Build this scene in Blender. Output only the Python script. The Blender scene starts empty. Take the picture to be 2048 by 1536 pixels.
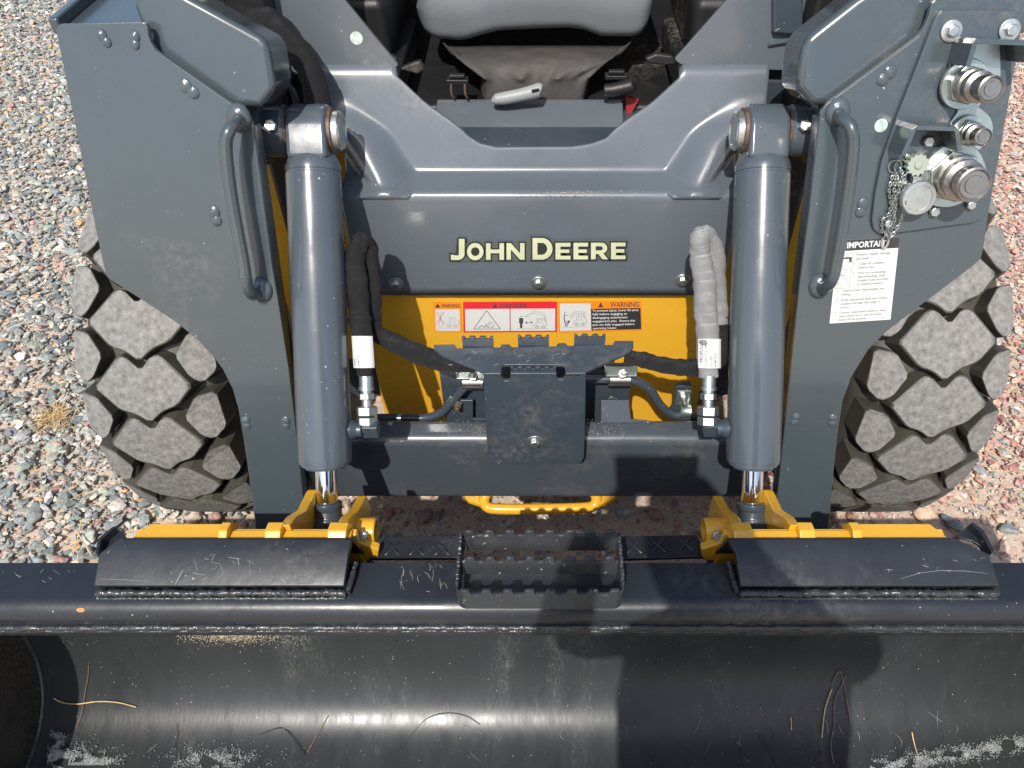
import bpy, bmesh, math, random
import numpy as np
from mathutils import noise as mnoise
from mathutils import Vector, Matrix
from mathutils.geometry import tessellate_polygon
random.seed(11)
V = Vector
sc = bpy.context.scene
COL = sc.collection
# ------------------------------------------------------------------ camera, world, sun
F = 1540.0; CX = 1080.0; CY = 768.0; TH = math.radians(45); CAM = V((0, 0, 1.53))
cs, sn = math.cos(TH), math.sin(TH)
cd = bpy.data.cameras.new('camera'); cam = bpy.data.objects.new('camera', cd); COL.objects.link(cam)
cam.location = CAM; cam.rotation_euler = (math.radians(90) - TH, 0, 0)
cd.sensor_width = 36; cd.lens = F / 2048 * 36; cd.shift_x = -(CX - 1024) / 2048
cd.clip_start = 0.03; cd.clip_end = 2000
sc.camera = cam
SUN_EL, SUN_AZ = math.radians(50), math.radians(13)     # behind the camera, a little to its left
w = bpy.data.worlds.new('World'); sc.world = w; w.use_nodes = True
nt = w.node_tree; nt.nodes.clear()
sky = nt.nodes.new('ShaderNodeTexSky'); sky.sky_type = 'NISHITA'; sky.sun_disc = False
sky.sun_elevation = SUN_EL; sky.sun_rotation = math.pi + SUN_AZ
sky.air_density = 1.0; sky.dust_density = 2.0
bg = nt.nodes.new('ShaderNodeBackground'); bg.inputs[1].default_value = 0.15
wo = nt.nodes.new('ShaderNodeOutputWorld')
nt.links.new(sky.outputs[0], bg.inputs[0]); nt.links.new(bg.outputs[0], wo.inputs[0])
SD = V((-math.sin(SUN_AZ) * math.cos(SUN_EL), -math.cos(SUN_AZ) * math.cos(SUN_EL), math.sin(SUN_EL)))
sl = bpy.data.lights.new('sun', 'SUN'); sl.energy = 4.0; sl.angle = math.radians(0.55); sl.color = (1, .955, .89)
so = bpy.data.objects.new('sun', sl); COL.objects.link(so)
so.rotation_euler = SD.to_track_quat('Z', 'Y').to_euler(); so.location = (-1, -3, 5)
vs = sc.view_settings; vs.view_transform = 'Standard'; vs.look = 'None'; vs.exposure = 0.27; vs.gamma = 1
vs.use_curve_mapping = False

# ------------------------------------------------------------------ helpers
def ray(u, v):
    r = (u - CX) / F; d = (v - CY) / F
    return V((r, cs - sn * d, -sn - cs * d))
def onp(u, v, pl, off=0.0):
    p, n = pl; r = ray(u, v)
    return CAM + r * (((p + n * off) - CAM).dot(n) / r.dot(n))
def aty(u, v, y): r = ray(u, v); return CAM + r * (y / r.y)
def atz(u, v, z): r = ray(u, v); return CAM + r * ((z - CAM.z) / r.z)
def atD(u, v, D): return CAM + ray(u, v) * D
def plane(p, n): return (V(p), V(n).normalized())

class G:
    def __init__(s): s.v = []; s.f = []
    def add(s, vs, fs):
        b = len(s.v); s.v += [tuple(x) for x in vs]; s.f += [tuple(i + b for i in f) for f in fs]; return s
    def box(s, c, size, R=None):
        c = V(c); h = [x / 2 for x in size]; R = R or Matrix.Identity(3)
        vs = [c + R @ V((x * h[0], y * h[1], z * h[2])) for x in (-1, 1) for y in (-1, 1) for z in (-1, 1)]
        return s.add(vs, [(0, 1, 3, 2), (4, 6, 7, 5), (0, 4, 5, 1), (2, 3, 7, 6), (0, 2, 6, 4), (1, 5, 7, 3)])
    def prism(s, poly, vec, holes=()):
        loops = [list(map(V, poly))] + [list(map(V, h)) for h in holes]; vec = V(vec)
        flat = [p for l in loops for p in l]; n = len(flat)
        vs = flat + [p + vec for p in flat]; fs = []
        if holes:
            for t in tessellate_polygon(loops):
                fs.append(tuple(t)); fs.append(tuple(i + n for i in reversed(t)))
        else:
            fs.append(tuple(range(n))); fs.append(tuple(reversed(range(n, 2 * n))))
        b = 0
        for l in loops:
            m = len(l)
            for i in range(m):
                j = (i + 1) % m; fs.append((b + i, b + j, b + j + n, b + i + n))
            b += m
        return s.add(vs, fs)
    def tube(s, pts, r, seg=14, smooth=0, cap=True):
        pts = [V(p) for p in pts]
        rr = r if isinstance(r, (list, tuple)) else [r] * len(pts)
        if smooth:
            P = []; R = []
            for i in range(len(pts) - 1):
                a = pts[max(i - 1, 0)]; b = pts[i]; c = pts[i + 1]; d = pts[min(i + 2, len(pts) - 1)]
                for k in range(smooth):
                    t = k / smooth
                    P.append(.5 * ((2 * b) + (c - a) * t + (2 * a - 5 * b + 4 * c - d) * t * t + (-a + 3 * b - 3 * c + d) * t ** 3))
                    R.append(rr[i] * (1 - t) + rr[i + 1] * t)
            P.append(pts[-1]); R.append(rr[-1]); pts, rr = P, R
        n = len(pts); vs = []; fs = []
        tn = (pts[1] - pts[0]).normalized(); a = tn.orthogonal().normalized()
        for i in range(n):
            t = (pts[min(i + 1, n - 1)] - pts[max(i - 1, 0)]).normalized()
            a = (a - t * a.dot(t)).normalized(); b = t.cross(a)
            for k in range(seg):
                an = 2 * math.pi * k / seg; vs.append(pts[i] + (a * math.cos(an) + b * math.sin(an)) * rr[i])
        for i in range(n - 1):
            for k in range(seg):
                k2 = (k + 1) % seg; fs.append((i * seg + k, i * seg + k2, (i + 1) * seg + k2, (i + 1) * seg + k))
        if cap: fs.append(tuple(reversed(range(seg)))); fs.append(tuple(range((n - 1) * seg, n * seg)))
        return s.add(vs, fs)
    def lathe(s, p, ax, prof, seg=28, close=True, rot=0):
        p = V(p); ax = V(ax).normalized(); a = ax.orthogonal().normalized(); b = ax.cross(a); n = len(prof)
        vs = []; fs = []
        for h, r in prof:
            for k in range(seg):
                an = 2 * math.pi * k / seg + rot; vs.append(p + ax * h + (a * math.cos(an) + b * math.sin(an)) * max(r, 1e-5))
        for i in range(n - 1):
            for k in range(seg):
                k2 = (k + 1) % seg; fs.append((i * seg + k, i * seg + k2, (i + 1) * seg + k2, (i + 1) * seg + k))
        if close: fs.append(tuple(reversed(range(seg)))); fs.append(tuple(range((n - 1) * seg, n * seg)))
        return s.add(vs, fs)
    def ell(s, c, R, rad, seg=12, rings=7):
        c = V(c); vs = []; fs = []
        for i in range(rings + 1):
            th = math.pi * i / rings
            for k in range(seg):
                ph = 2 * math.pi * k / seg
                vs.append(c + R @ V((rad[0] * math.sin(th) * math.cos(ph), rad[1] * math.sin(th) * math.sin(ph), rad[2] * math.cos(th))))
        for i in range(rings):
            for k in range(seg):
                k2 = (k + 1) % seg; fs.append((i * seg + k, i * seg + k2, (i + 1) * seg + k2, (i + 1) * seg + k))
        return s.add(vs, fs)
    def obj(s, name, mat, parent=None, bevel=0, seg=2, smooth=35, label=None, recalc=True, weld=False):
        me = bpy.data.meshes.new(name); me.from_pydata(s.v, [], s.f)
        bm = bmesh.new(); bm.from_mesh(me)
        if weld: bmesh.ops.remove_doubles(bm, verts=bm.verts, dist=1e-5)
        if recalc: bmesh.ops.recalc_face_normals(bm, faces=bm.faces)
        bm.to_mesh(me); bm.free()
        if smooth:
            me.shade_smooth(); me.set_sharp_from_angle(angle=math.radians(smooth))
        me.materials.append(mat)
        o = bpy.data.objects.new(name, me); COL.objects.link(o); own(o, parent)
        if bevel:
            m = o.modifiers.new('b', 'BEVEL'); m.width = bevel; m.segments = seg; m.limit_method = 'ANGLE'; m.angle_limit = math.radians(30)
            m.harden_normals = True
        if label: o['label'] = label
        return o
def own(o, parent):
    if parent is not None:
        o.parent = parent
        if parent.type == 'EMPTY': o.location = -parent.location
    return o
def thing(name, label, cat, loc=(0, 0, 0), group=None):
    o = bpy.data.objects.new(name, None); COL.objects.link(o); o.location = loc; o.empty_display_size = .1
    return tag(o, label, cat, group)
def tag(o, label, cat, group=None):
    o['label'] = label; o['category'] = cat
    if group: o['group'] = group
    return o
def inst(src, parent, M):
    o = bpy.data.objects.new(src.name.split('.')[0], src.data); COL.objects.link(o)
    for m in src.modifiers:
        k = o.modifiers.new(m.name, m.type)
        for a in ('width', 'segments', 'limit_method', 'angle_limit'): setattr(k, a, getattr(m, a))
    o.parent = parent; o.matrix_local = M
    return o
def frame(p, n, spin=0):
    n = V(n).normalized(); q = n.to_track_quat('Z', 'Y').to_matrix().to_4x4()
    return Matrix.Translation(V(p)) @ q @ Matrix.Rotation(spin, 4, 'Z')
def basis(x, y, z): return Matrix((V(x), V(y), V(z))).transposed()

# ------------------------------------------------------------------ materials
def mat(name, base, rough=.5, metal=0, var=.12, vs=6, dust=0, dcol=(.5, .42, .32), ds=90, bump=0, bs=120, coat=0,
        spots=0, scol=(.6, .58, .5), ss=240, rv=.08, spec=.5, stretch=(1, 1, 1), scr=0):
    m = bpy.data.materials.new(name); m.use_nodes = True; t = m.node_tree; L = t.links.new; N = t.nodes.new
    b = t.nodes['Principled BSDF']
    tc = N('ShaderNodeTexCoord'); mp = N('ShaderNodeMapping'); mp.inputs['Scale'].default_value = stretch
    L(tc.outputs['Object'], mp.inputs[0]); co = mp.outputs[0]
    def noise(sc_, det=4, ro=.6, vec=co):
        n = N('ShaderNodeTexNoise'); n.inputs['Scale'].default_value = sc_; n.inputs['Detail'].default_value = det
        n.inputs['Roughness'].default_value = ro; L(vec, n.inputs['Vector']); return n.outputs['Fac']
    def rng(x, a, c, lo=0, hi=1):
        r = N('ShaderNodeMapRange'); r.inputs[1].default_value = a; r.inputs[2].default_value = c
        r.inputs[3].default_value = lo; r.inputs[4].default_value = hi; L(x, r.inputs[0]); return r.outputs[0]
    def mul(a, c):
        r = N('ShaderNodeMath'); r.operation = 'MULTIPLY'; L(a, r.inputs[0])
        if isinstance(c, float): r.inputs[1].default_value = c
        else: L(c, r.inputs[1])
        return r.outputs[0]
    def mx(fac, a, c):
        r = N('ShaderNodeMix'); r.data_type = 'RGBA'; L(fac, r.inputs[0])
        for k, x in ((6, a), (7, c)):
            if isinstance(x, tuple): r.inputs[k].default_value = x + (1,)
            else: L(x, r.inputs[k])
        return r.outputs[2]
    b.inputs['Metallic'].default_value = metal; b.inputs['Specular IOR Level'].default_value = spec
    v1 = rng(noise(vs), .3, .7)
    col = mx(v1, tuple(max(0, x * (1 - var)) for x in base), tuple(min(1, x * (1 + var)) for x in base))
    ro = rng(noise(vs * 3.1), .3, .7, max(.02, rough - rv), min(1, rough + rv))
    if dust:
        k = mul(rng(noise(2.6, 4, .65), .60 - .09 * dust, .88 - .09 * dust), rng(noise(ds, 3, .7), .42, .75))
        k = mul(k, min(1., .35 + .35 * dust))
        col = mx(k, col, dcol); 
        r = N('ShaderNodeMath'); r.operation = 'MULTIPLY_ADD'; r.use_clamp = True; L(k, r.inputs[0]); r.inputs[1].default_value = .6; L(ro, r.inputs[2]); ro = r.outputs[0]
    if spots:
        k = rng(noise(ss, 1, .5), .80 - .07 * spots, .82 - .07 * spots)
        k = mul(k, rng(noise(9, 2), .45, .6)); col = mx(k, col, scol)
    if scr:
        wv = N('ShaderNodeTexNoise'); wv.inputs['Scale'].default_value = 30; wv.inputs['Detail'].default_value = 2
        m2 = N('ShaderNodeMapping'); m2.inputs['Scale'].default_value = (.12, 3, 6); m2.inputs['Rotation'].default_value = (.3, .5, .9)
        L(tc.outputs['Object'], m2.inputs[0]); L(m2.outputs[0], wv.inputs['Vector'])
        k = rng(wv.outputs['Fac'], .68, .70); k = mul(k, rng(noise(5, 2), .5, .65)); k = mul(k, float(scr))
        col = mx(k, col, scol)
    L(col, b.inputs['Base Color']); L(ro, b.inputs['Roughness'])
    if coat: b.inputs['Coat Weight'].default_value = coat; b.inputs['Coat Roughness'].default_value = .12
    if bump:
        bp = N('ShaderNodeBump'); bp.inputs['Strength'].default_value = bump; bp.inputs['Distance'].default_value = .002
        L(noise(bs, 3), bp.inputs['Height']); L(bp.outputs[0], b.inputs['Normal'])
    return m
GREY = mat('grey_paint', (.052, .068, .077), .25, var=.05, dust=.12, spots=.1, bump=.05, bs=45, coat=.6)
GREYC = mat('cylinder_paint', (.070, .086, .102), .20, var=.06, dust=.3, spots=.4, bump=.12, bs=28, coat=.35)
GREYT = mat('cross_tube_paint', (.058, .070, .084), .3, var=.08, dust=.7, spots=.6, bump=.08, bs=50, coat=.2)
GREYH = mat('hood_paint', (.098, .115, .132), .28, var=.05, dust=.4, spots=.25, bump=.04, bs=30, coat=.6)
GREYD = mat('dark_grey_paint', (.042, .055, .07), .32, var=.08, dust=.6, spots=.7, bump=.08, bs=60, coat=.2)
YEL = mat('yellow_paint', (.70, .37, .028), .3, var=.05, dust=.35, dcol=(.55, .4, .2), spots=.15, bump=.05, bs=40, coat=.3)
BLACK = mat('black_bucket_paint', (.018, .021, .026), .33, var=.2, dust=.5, dcol=(.30, .28, .24), spots=.35, bump=.12, bs=70)
STEPM = mat('scuffed_step_paint', (.040, .044, .049), .28, var=.2, dust=.9, dcol=(.33, .28, .22), ds=45, spots=1.2, scol=(.55, .50, .42), ss=110, bump=.1)
INNER = mat('bucket_interior_paint', (.027, .030, .031), .34, var=.14, vs=5, dust=.8, dcol=(.26, .255, .235), spots=.45, bump=.08, bs=60, stretch=(2.6, .8, .8), spec=.36)
SIDEB = mat('dusty_bucket_side', (.03, .026, .022), .6, var=.4, vs=14, dust=1.6, dcol=(.17, .12, .075), ds=160, bump=.3, bs=200)
WELD = mat('painted_weld', (.03, .033, .036), .22, var=.3, vs=60, bump=.8, bs=160, spots=.3)
GWELD = mat('grey_weld', (.07, .088, .1), .18, var=.1, bump=.5, bs=110)
CHROME = mat('chrome', (.75, .76, .78), .1, 1, var=.05, rv=.04)
ZINC = mat('zinc_steel', (.52, .54, .52), .36, .9, var=.15, vs=40, dust=.5, dcol=(.45, .38, .3), bump=.2, bs=200)
ZINCL = mat('bright_zinc', (.44, .49, .46), .36, .9, var=.12, vs=25, bump=.04, bs=90, rv=.06)
STEEL = mat('worn_steel', (.31, .295, .275), .34, .95, var=.12, vs=60, rv=.1)
RUST = mat('rusty_steel', (.14, .09, .065), .6, .4, var=.4, vs=120)
RUBBER = mat('tyre_rubber', (.052, .050, .040), .5, var=.3, vs=9, dust=.9, dcol=(.14, .12, .09), ds=70, bump=.15, bs=50)
TREAD = mat('worn_tread_rubber', (.205, .200, .188), .85, var=.36, vs=85, dust=1.3, dcol=(.38, .33, .27), ds=150, bump=.8, bs=240, spec=.25)
CLOTHB = mat('black_nylon_sleeve', (.014, .014, .015), .7, var=.3, vs=30, bump=.5, bs=300, dust=.3)
CLOTHW = mat('silver_nylon_sleeve', (.36, .36, .355), .8, var=.12, vs=30, bump=.5, bs=300)
VINYL = mat('seat_vinyl', (.17, .185, .20), .42, var=.1, bump=.15, bs=180, dust=.3)
FABRIC = mat('seat_bellows_rubber', (.058, .054, .050), .7, var=.3, vs=12, dust=1.2, dcol=(.24, .21, .17), ds=60, bump=.3, bs=160)
DARK = mat('black_plastic', (.012, .012, .013), .5, var=.3, dust=.7, bump=.2)
PLGREY = mat('grey_plastic', (.28, .30, .295), .4, var=.06, bump=.05)
KNOB = mat('grey_rubber_knob', (.30, .34, .29), .6, var=.12)
DECW = mat('decal_white', (.60, .61, .585), .4, var=.02, spots=.1)
DECR = mat('decal_red', (.68, .025, .04), .4, var=.04)
DECO = mat('decal_orange', (.85, .24, .012), .4, var=.04)
DECK = mat('decal_black', (.035, .033, .035), .4, var=.04)
INK = mat('decal_ink', (.06, .055, .06), .5, var=.02)
INKG = mat('decal_grey_ink', (.22, .22, .22), .5, var=.02)
LOGO = mat('logo_cream', (.56, .58, .38), .35, var=.08, vs=25)
LOGOB = mat('logo_dark', (.035, .04, .036), .35, var=.05)
LOGOM = mat('logo_backing', (.10, .11, .095), .3, var=.1)
HOLO = mat('inspection_sticker', (.55, .68, .60), .3, .3, var=.35, vs=120)
REDP = mat('red_belt_latch', (.30, .03, .03), .5)
STRAW = mat('dry_straw', (.62, .45, .22), .7, var=.3, vs=50)
TWIG = mat('dry_twig', (.20, .13, .085), .8, var=.3, vs=60)

# corrugated ribbing on the hose sleeves (wave bump)
def rib(m, scale, axis='Z'):
    t = m.node_tree; b = t.nodes['Principled BSDF']; tc = t.nodes.new('ShaderNodeTexCoord')
    wv = t.nodes.new('ShaderNodeTexWave'); wv.bands_direction = axis; wv.inputs['Scale'].default_value = scale; wv.inputs['Distortion'].default_value = 1.2
    wv.inputs['Detail Scale'].default_value = 3
    t.links.new(tc.outputs['Object'], wv.inputs[0]); bp = t.nodes.new('ShaderNodeBump'); bp.inputs['Distance'].default_value = .0016; bp.inputs['Strength'].default_value = .9
    t.links.new(wv.outputs['Fac'], bp.inputs['Height'])
    old = b.inputs['Normal'].links
    if old: t.links.new(old[0].from_socket, bp.inputs['Normal'])
    t.links.new(bp.outputs[0], b.inputs['Normal'])
rib(CLOTHB, 260); rib(CLOTHW, 260)

# ------------------------------------------------------------------ ground
def stone_mat(name):
    m = bpy.data.materials.new(name); m.use_nodes = True; t = m.node_tree; L = t.links.new; N = t.nodes.new
    b = t.nodes['Principled BSDF']; b.inputs['Roughness'].default_value = .82; b.inputs['Specular IOR Level'].default_value = .3
    a = N('ShaderNodeAttribute'); a.attribute_name = 'Col'
    tc = N('ShaderNodeTexCoord'); n = N('ShaderNodeTexNoise'); n.inputs['Scale'].default_value = 130; n.inputs['Detail'].default_value = 4
    L(tc.outputs['Object'], n.inputs['Vector'])
    r = N('ShaderNodeMapRange'); r.inputs[1].default_value = .3; r.inputs[2].default_value = .7; r.inputs[3].default_value = .7; r.inputs[4].default_value = 1.25
    L(n.outputs['Fac'], r.inputs[0])
    mu = N('ShaderNodeVectorMath'); mu.operation = 'SCALE'; L(a.outputs['Color'], mu.inputs[0]); L(r.outputs[0], mu.inputs['Scale'])
    L(mu.outputs[0], b.inputs['Base Color'])
    bp = N('ShaderNodeBump'); bp.inputs['Distance'].default_value = .002; bp.inputs['Strength'].default_value = .6
    L(n.outputs['Fac'], bp.inputs['Height']); L(bp.outputs[0], b.inputs['Normal'])
    return m
STONE = stone_mat('stone')
def sand_mat():
    m = bpy.data.materials.new('sandy_ground'); m.use_nodes = True; t = m.node_tree; L = t.links.new; N = t.nodes.new
    b = t.nodes['Principled BSDF']; b.inputs['Roughness'].default_value = .95; b.inputs['Specular IOR Level'].default_value = .1
    tc = N('ShaderNodeTexCoord')
    def noise(s, d=5):
        n = N('ShaderNodeTexNoise'); n.inputs['Scale'].default_value = s; n.inputs['Detail'].default_value = d; n.inputs['Roughness'].default_value = .7
        L(tc.outputs['Object'], n.inputs['Vector']); return n
    r = N('ShaderNodeValToRGB'); e = r.color_ramp.elements
    e[0].position = .3; e[0].color = (.42, .30, .22, 1); e[1].position = .72; e[1].color = (.72, .59, .46, 1)
    L(noise(60).outputs['Fac'], r.inputs[0])
    vo = N('ShaderNodeTexVoronoi'); vo.inputs['Scale'].default_value = 70; L(tc.outputs['Object'], vo.inputs['Vector'])
    r2 = N('ShaderNodeValToRGB'); e = r2.color_ramp.elements
    e[0].position = 0; e[0].color = (.62, .44, .33, 1); e[1].position = 1; e[1].color = (.66, .60, .50, 1)
    L(vo.outputs['Color'], r2.inputs[0])
    mx = N('ShaderNodeMix'); mx.data_type = 'RGBA'; L(noise(2.2).outputs['Fac'], mx.inputs[0]); L(r.outputs[0], mx.inputs[6]); L(r2.outputs[0], mx.inputs[7])
    L(mx.outputs[2], b.inputs['Base Color'])
    bp = N('ShaderNodeBump'); bp.inputs['Distance'].default_value = .008; bp.inputs['Strength'].default_value = .8
    L(noise(140).outputs['Fac'], bp.inputs['Height']); L(bp.outputs[0], b.inputs['Normal'])
    return m
SAND = sand_mat()
rs = np.random.RandomState(5)
def ground():
    n = 120; vs = []; fs = []
    ax = lambda k: (k / n * 2 - 1)
    sp = lambda t: 4.5 * t + (600 - 4.5) * (abs(t) ** 9) * (1 if t > 0 else -1)
    for j in range(n + 1):
        for i in range(n + 1):
            x = sp(ax(i)); y = 2 + sp(ax(j)); vs.append((x, y, .004 * math.sin(x * 5.1 + 2 * math.sin(y * 3)) * math.cos(y * 4.3) - .004))
    for j in range(n):
        for i in range(n):
            a = j * (n + 1) + i; fs.append((a, a + 1, a + n + 2, a + n + 1))
    g = G(); g.v = vs; g.f = fs
    o = g.obj('ground', SAND, recalc=False, smooth=60); o['kind'] = 'structure'
ground()

ph = (1 + 5 ** .5) / 2
ICO = np.array([(-1, ph, 0), (1, ph, 0), (-1, -ph, 0), (1, -ph, 0), (0, -1, ph), (0, 1, ph), (0, -1, -ph), (0, 1, -ph), (ph, 0, -1), (ph, 0, 1), (-ph, 0, -1), (-ph, 0, 1)], float)
ICO /= np.linalg.norm(ICO[0])
ICOF = np.array([(0, 11, 5), (0, 5, 1), (0, 1, 7), (0, 7, 10), (0, 10, 11), (1, 5, 9), (5, 11, 4), (11, 10, 2), (10, 7, 6), (7, 1, 8), (3, 9, 4), (3, 4, 2), (3, 2, 6), (3, 6, 8), (3, 8, 9), (4, 9, 5), (2, 4, 11), (6, 2, 10), (8, 6, 7), (9, 8, 1)])
GREYS = np.array([(.22, .245, .235), (.30, .32, .30), (.40, .40, .37), (.16, .185, .185), (.50, .46, .40), (.62, .56, .48), (.55, .41, .33), (.42, .24, .2), (.55, .38, .2), (.32, .33, .28)])
GP = np.array([.21, .21, .15, .10, .12, .07, .05, .01, .015, .12])
REDS = np.array([(.52, .31, .25), (.44, .24, .19), (.60, .44, .35), (.62, .50, .39), (.30, .15, .14), (.32, .32, .31), (.64, .57, .50), (.52, .34, .27)])
RP = np.array([.22, .17, .17, .13, .08, .08, .06, .09])
def stones(name, x, y, L, z, redness, label, cat, flat=.5):
    n = len(x)
    a = L / 2; b = a * rs.uniform(.36, .8, n); c = a * rs.uniform(.2, .48, n)
    P = ICO[None] * rs.uniform(.72, 1.22, (n, 12, 1)) + rs.uniform(-.12, .12, (n, 12, 3))
    P = P * np.stack([a, b, c], 1)[:, None, :]
    yaw = rs.uniform(0, 6.283, n); tl = rs.normal(0, .33, n); t2 = rs.normal(0, .25, n)
    def rot(P, ang, i, j):
        cc = np.cos(ang)[:, None]; s_ = np.sin(ang)[:, None]; A = P[..., i].copy(); B = P[..., j].copy()
        P[..., i] = A * cc - B * s_; P[..., j] = A * s_ + B * cc
    rot(P, tl, 0, 2); rot(P, t2, 1, 2); rot(P, yaw, 0, 1)
    P += np.stack([x, y, z + c * .35], 1)[:, None, :]
    isr = rs.uniform(0, 1, n) < redness
    cg = GREYS[rs.choice(len(GREYS), n, p=GP / GP.sum())]; cr = REDS[rs.choice(len(REDS), n, p=RP / RP.sum())]
    C = np.where(isr[:, None], cr, cg) * rs.uniform(.75, 1.28, (n, 1)) * rs.uniform(.95, 1.05, (n, 3))
    Fc = (ICOF[None] + (np.arange(n) * 12)[:, None, None]).reshape(-1, 3)
    me = bpy.data.meshes.new(name)
    me.vertices.add(n * 12); me.vertices.foreach_set('co', P.reshape(-1))
    nf = len(Fc); me.loops.add(nf * 3); me.loops.foreach_set('vertex_index', Fc.reshape(-1).astype(np.int32))
    me.polygons.add(nf); me.polygons.foreach_set('loop_start', np.arange(0, nf * 3, 3, dtype=np.int32))
    me.update(calc_edges=True); me.shade_flat()
    at = me.color_attributes.new('Col', 'FLOAT_COLOR', 'POINT')
    cc = np.ones((n * 12, 4)); cc[:, :3] = np.repeat(C, 12, 0); at.data.foreach_set('color', cc.reshape(-1))
    me.materials.append(STONE)
    o = bpy.data.objects.new(name, me); COL.objects.link(o)
    o['kind'] = 'stuff'; o['label'] = label; o['category'] = cat
def inview(x, y, p):      # full density where the picture looks (with a margin), thinner beyond
    D = cs * y + sn * 1.53; u = CX + F * x / D; v = CY + F * (cs * 1.53 - sn * y) / D
    return (rs.uniform(0, 1, len(x)) < p) | ((u > -90) & (u < 2140) & (v > -90) & ~((np.abs(x) < .85) & (y > 1.35)))
def clear(x, y):      # sandy patches with few stones: round the front tyres and in front of them
    d1 = np.hypot((x + .62) / .28, (y - 1.00) / .12); d2 = np.hypot((x - .92) / .26, (y - 1.00) / .16)
    return np.where((np.abs(x) < 1.0) & (y < .74), 0, np.clip(np.minimum(d1, d2) - .35, .12, 1))
n = 112000
x = rs.uniform(-4.2, -.55, n); y = rs.uniform(.35, 5.4, n); k = (rs.uniform(0, 1, n) < clear(x, y)) & inview(x, y, .22); x, y = x[k], y[k]
L = np.clip(rs.lognormal(math.log(.0180), .45, len(x)), .009, .050)
stones('grey_gravel', x, y, L, rs.uniform(-.002, .010, len(x)), np.clip(.03 + (x + 1.1) * .12, .015, .3), 'grey green angular gravel mixed with tan chips on the left of the loader', 'gravel')
n = 112000
x = rs.uniform(.5, 4.2, n); y = rs.uniform(.35, 5.4, n); k = (rs.uniform(0, 1, n) < clear(x, y)) & inview(x, y, .22); x, y = x[k], y[k]
L = np.clip(rs.lognormal(math.log(.0155), .45, len(x)), .008, .042)
stones('red_gravel', x, y, L, rs.uniform(-.003, .007, len(x)), np.full(len(x), .86), 'fine reddish pink gravel on the right of the loader', 'gravel')
n = 5200
x = rs.uniform(-.8, .8, n); y = rs.uniform(.74, 2.6, n)
L = np.clip(rs.lognormal(math.log(.017), .45, n), .006, .045)
stones('pebbles', x, y, L, rs.uniform(-.003, .003, n), np.full(n, .7), 'scattered pebbles on shaded dirt beneath the loader', 'pebbles')
n = 42000
x = rs.uniform(-2.2, 2.4, n); y = rs.uniform(.74, 2.6, n); k = inview(x, y, .1); x, y = x[k], y[k]; n = len(x)
stones('grit', x, y, rs.uniform(.004, .010, n), rs.uniform(-.002, .002, n), np.where(x < 0, .15, .55), 'fine sandy grit between the larger stones', 'grit')

def big_stone(u, v, L, col, label, hh=.4, seed=0):
    r = random.Random(seed); p = atz(u, v, .012)
    bm = bmesh.new(); bmesh.ops.create_icosphere(bm, subdivisions=3, radius=1)
    for q in bm.verts:
        d = q.co.normalized(); k = 1 + .13 * math.sin(d.x * 3.1 + seed) + .11 * math.sin(d.y * 4.3 + seed * 2) + .09 * math.sin(d.z * 5 + d.x * 4 + seed) + .02 * r.uniform(-1, 1)
        q.co = V((d.x * k * L / 2, d.y * k * L / 2 * .72, d.z * k * L / 2 * hh))
    me = bpy.data.meshes.new('stone'); bm.to_mesh(me); bm.free(); me.shade_smooth()
    at = me.color_attributes.new('Col', 'FLOAT_COLOR', 'POINT')
    for d in at.data: d.color = col + (1,)
    me.materials.append(STONE)
    o = bpy.data.objects.new('stone', me); COL.objects.link(o); o.location = p; o.rotation_euler = (r.uniform(-.2, .2), r.uniform(-.2, .2), r.uniform(0, 3))
    tag(o, label, 'stone', 'larger stones lying on the ground')
big_stone(388, 1036, .046, (.56, .44, .34), 'rounded pale cream stone just below the left front tyre', .6, 1)
big_stone(432, 1033, .035, (.40, .24, .2), 'small pinkish brown stone beside the pale stone under the left tyre', .6, 2)
big_stone(1845, 1020, .062, (.58, .42, .30), 'tan wedge shaped stone just below the right front tyre', .35, 3)
big_stone(1903, 1045, .050, (.16, .18, .19), 'dark blue grey stone behind the right end of the bucket bracket', .4, 4)
big_stone(1880, 988, .046, (.50, .30, .26), 'flat pink stone right of the tan wedge stone', .35, 5)
big_stone(2018, 1058, .040, (.24, .26, .26), 'dark grey stone at the right edge behind the bucket', .4, 6)
big_stone(1928, 1078, .046, (.5, .36, .3), 'rose coloured stone beside the bracket corner gusset on the right', .4, 7)
big_stone(850, 1032, .045, (.30, .2, .17), 'reddish stone in the shade left of the yellow tie bar', .5, 8)
big_stone(1310, 1028, .040, (.36, .24, .2), 'brown stone in the shade right of the yellow tie bar', .5, 9)
big_stone(70, 1025, .050, (.22, .24, .24), 'dark slate stone lying left near the bucket rim', .35, 10)
big_stone(178, 1075, .040, (.46, .48, .42), 'pale greenish stone near the left bracket corner gusset', .4, 12)
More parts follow.
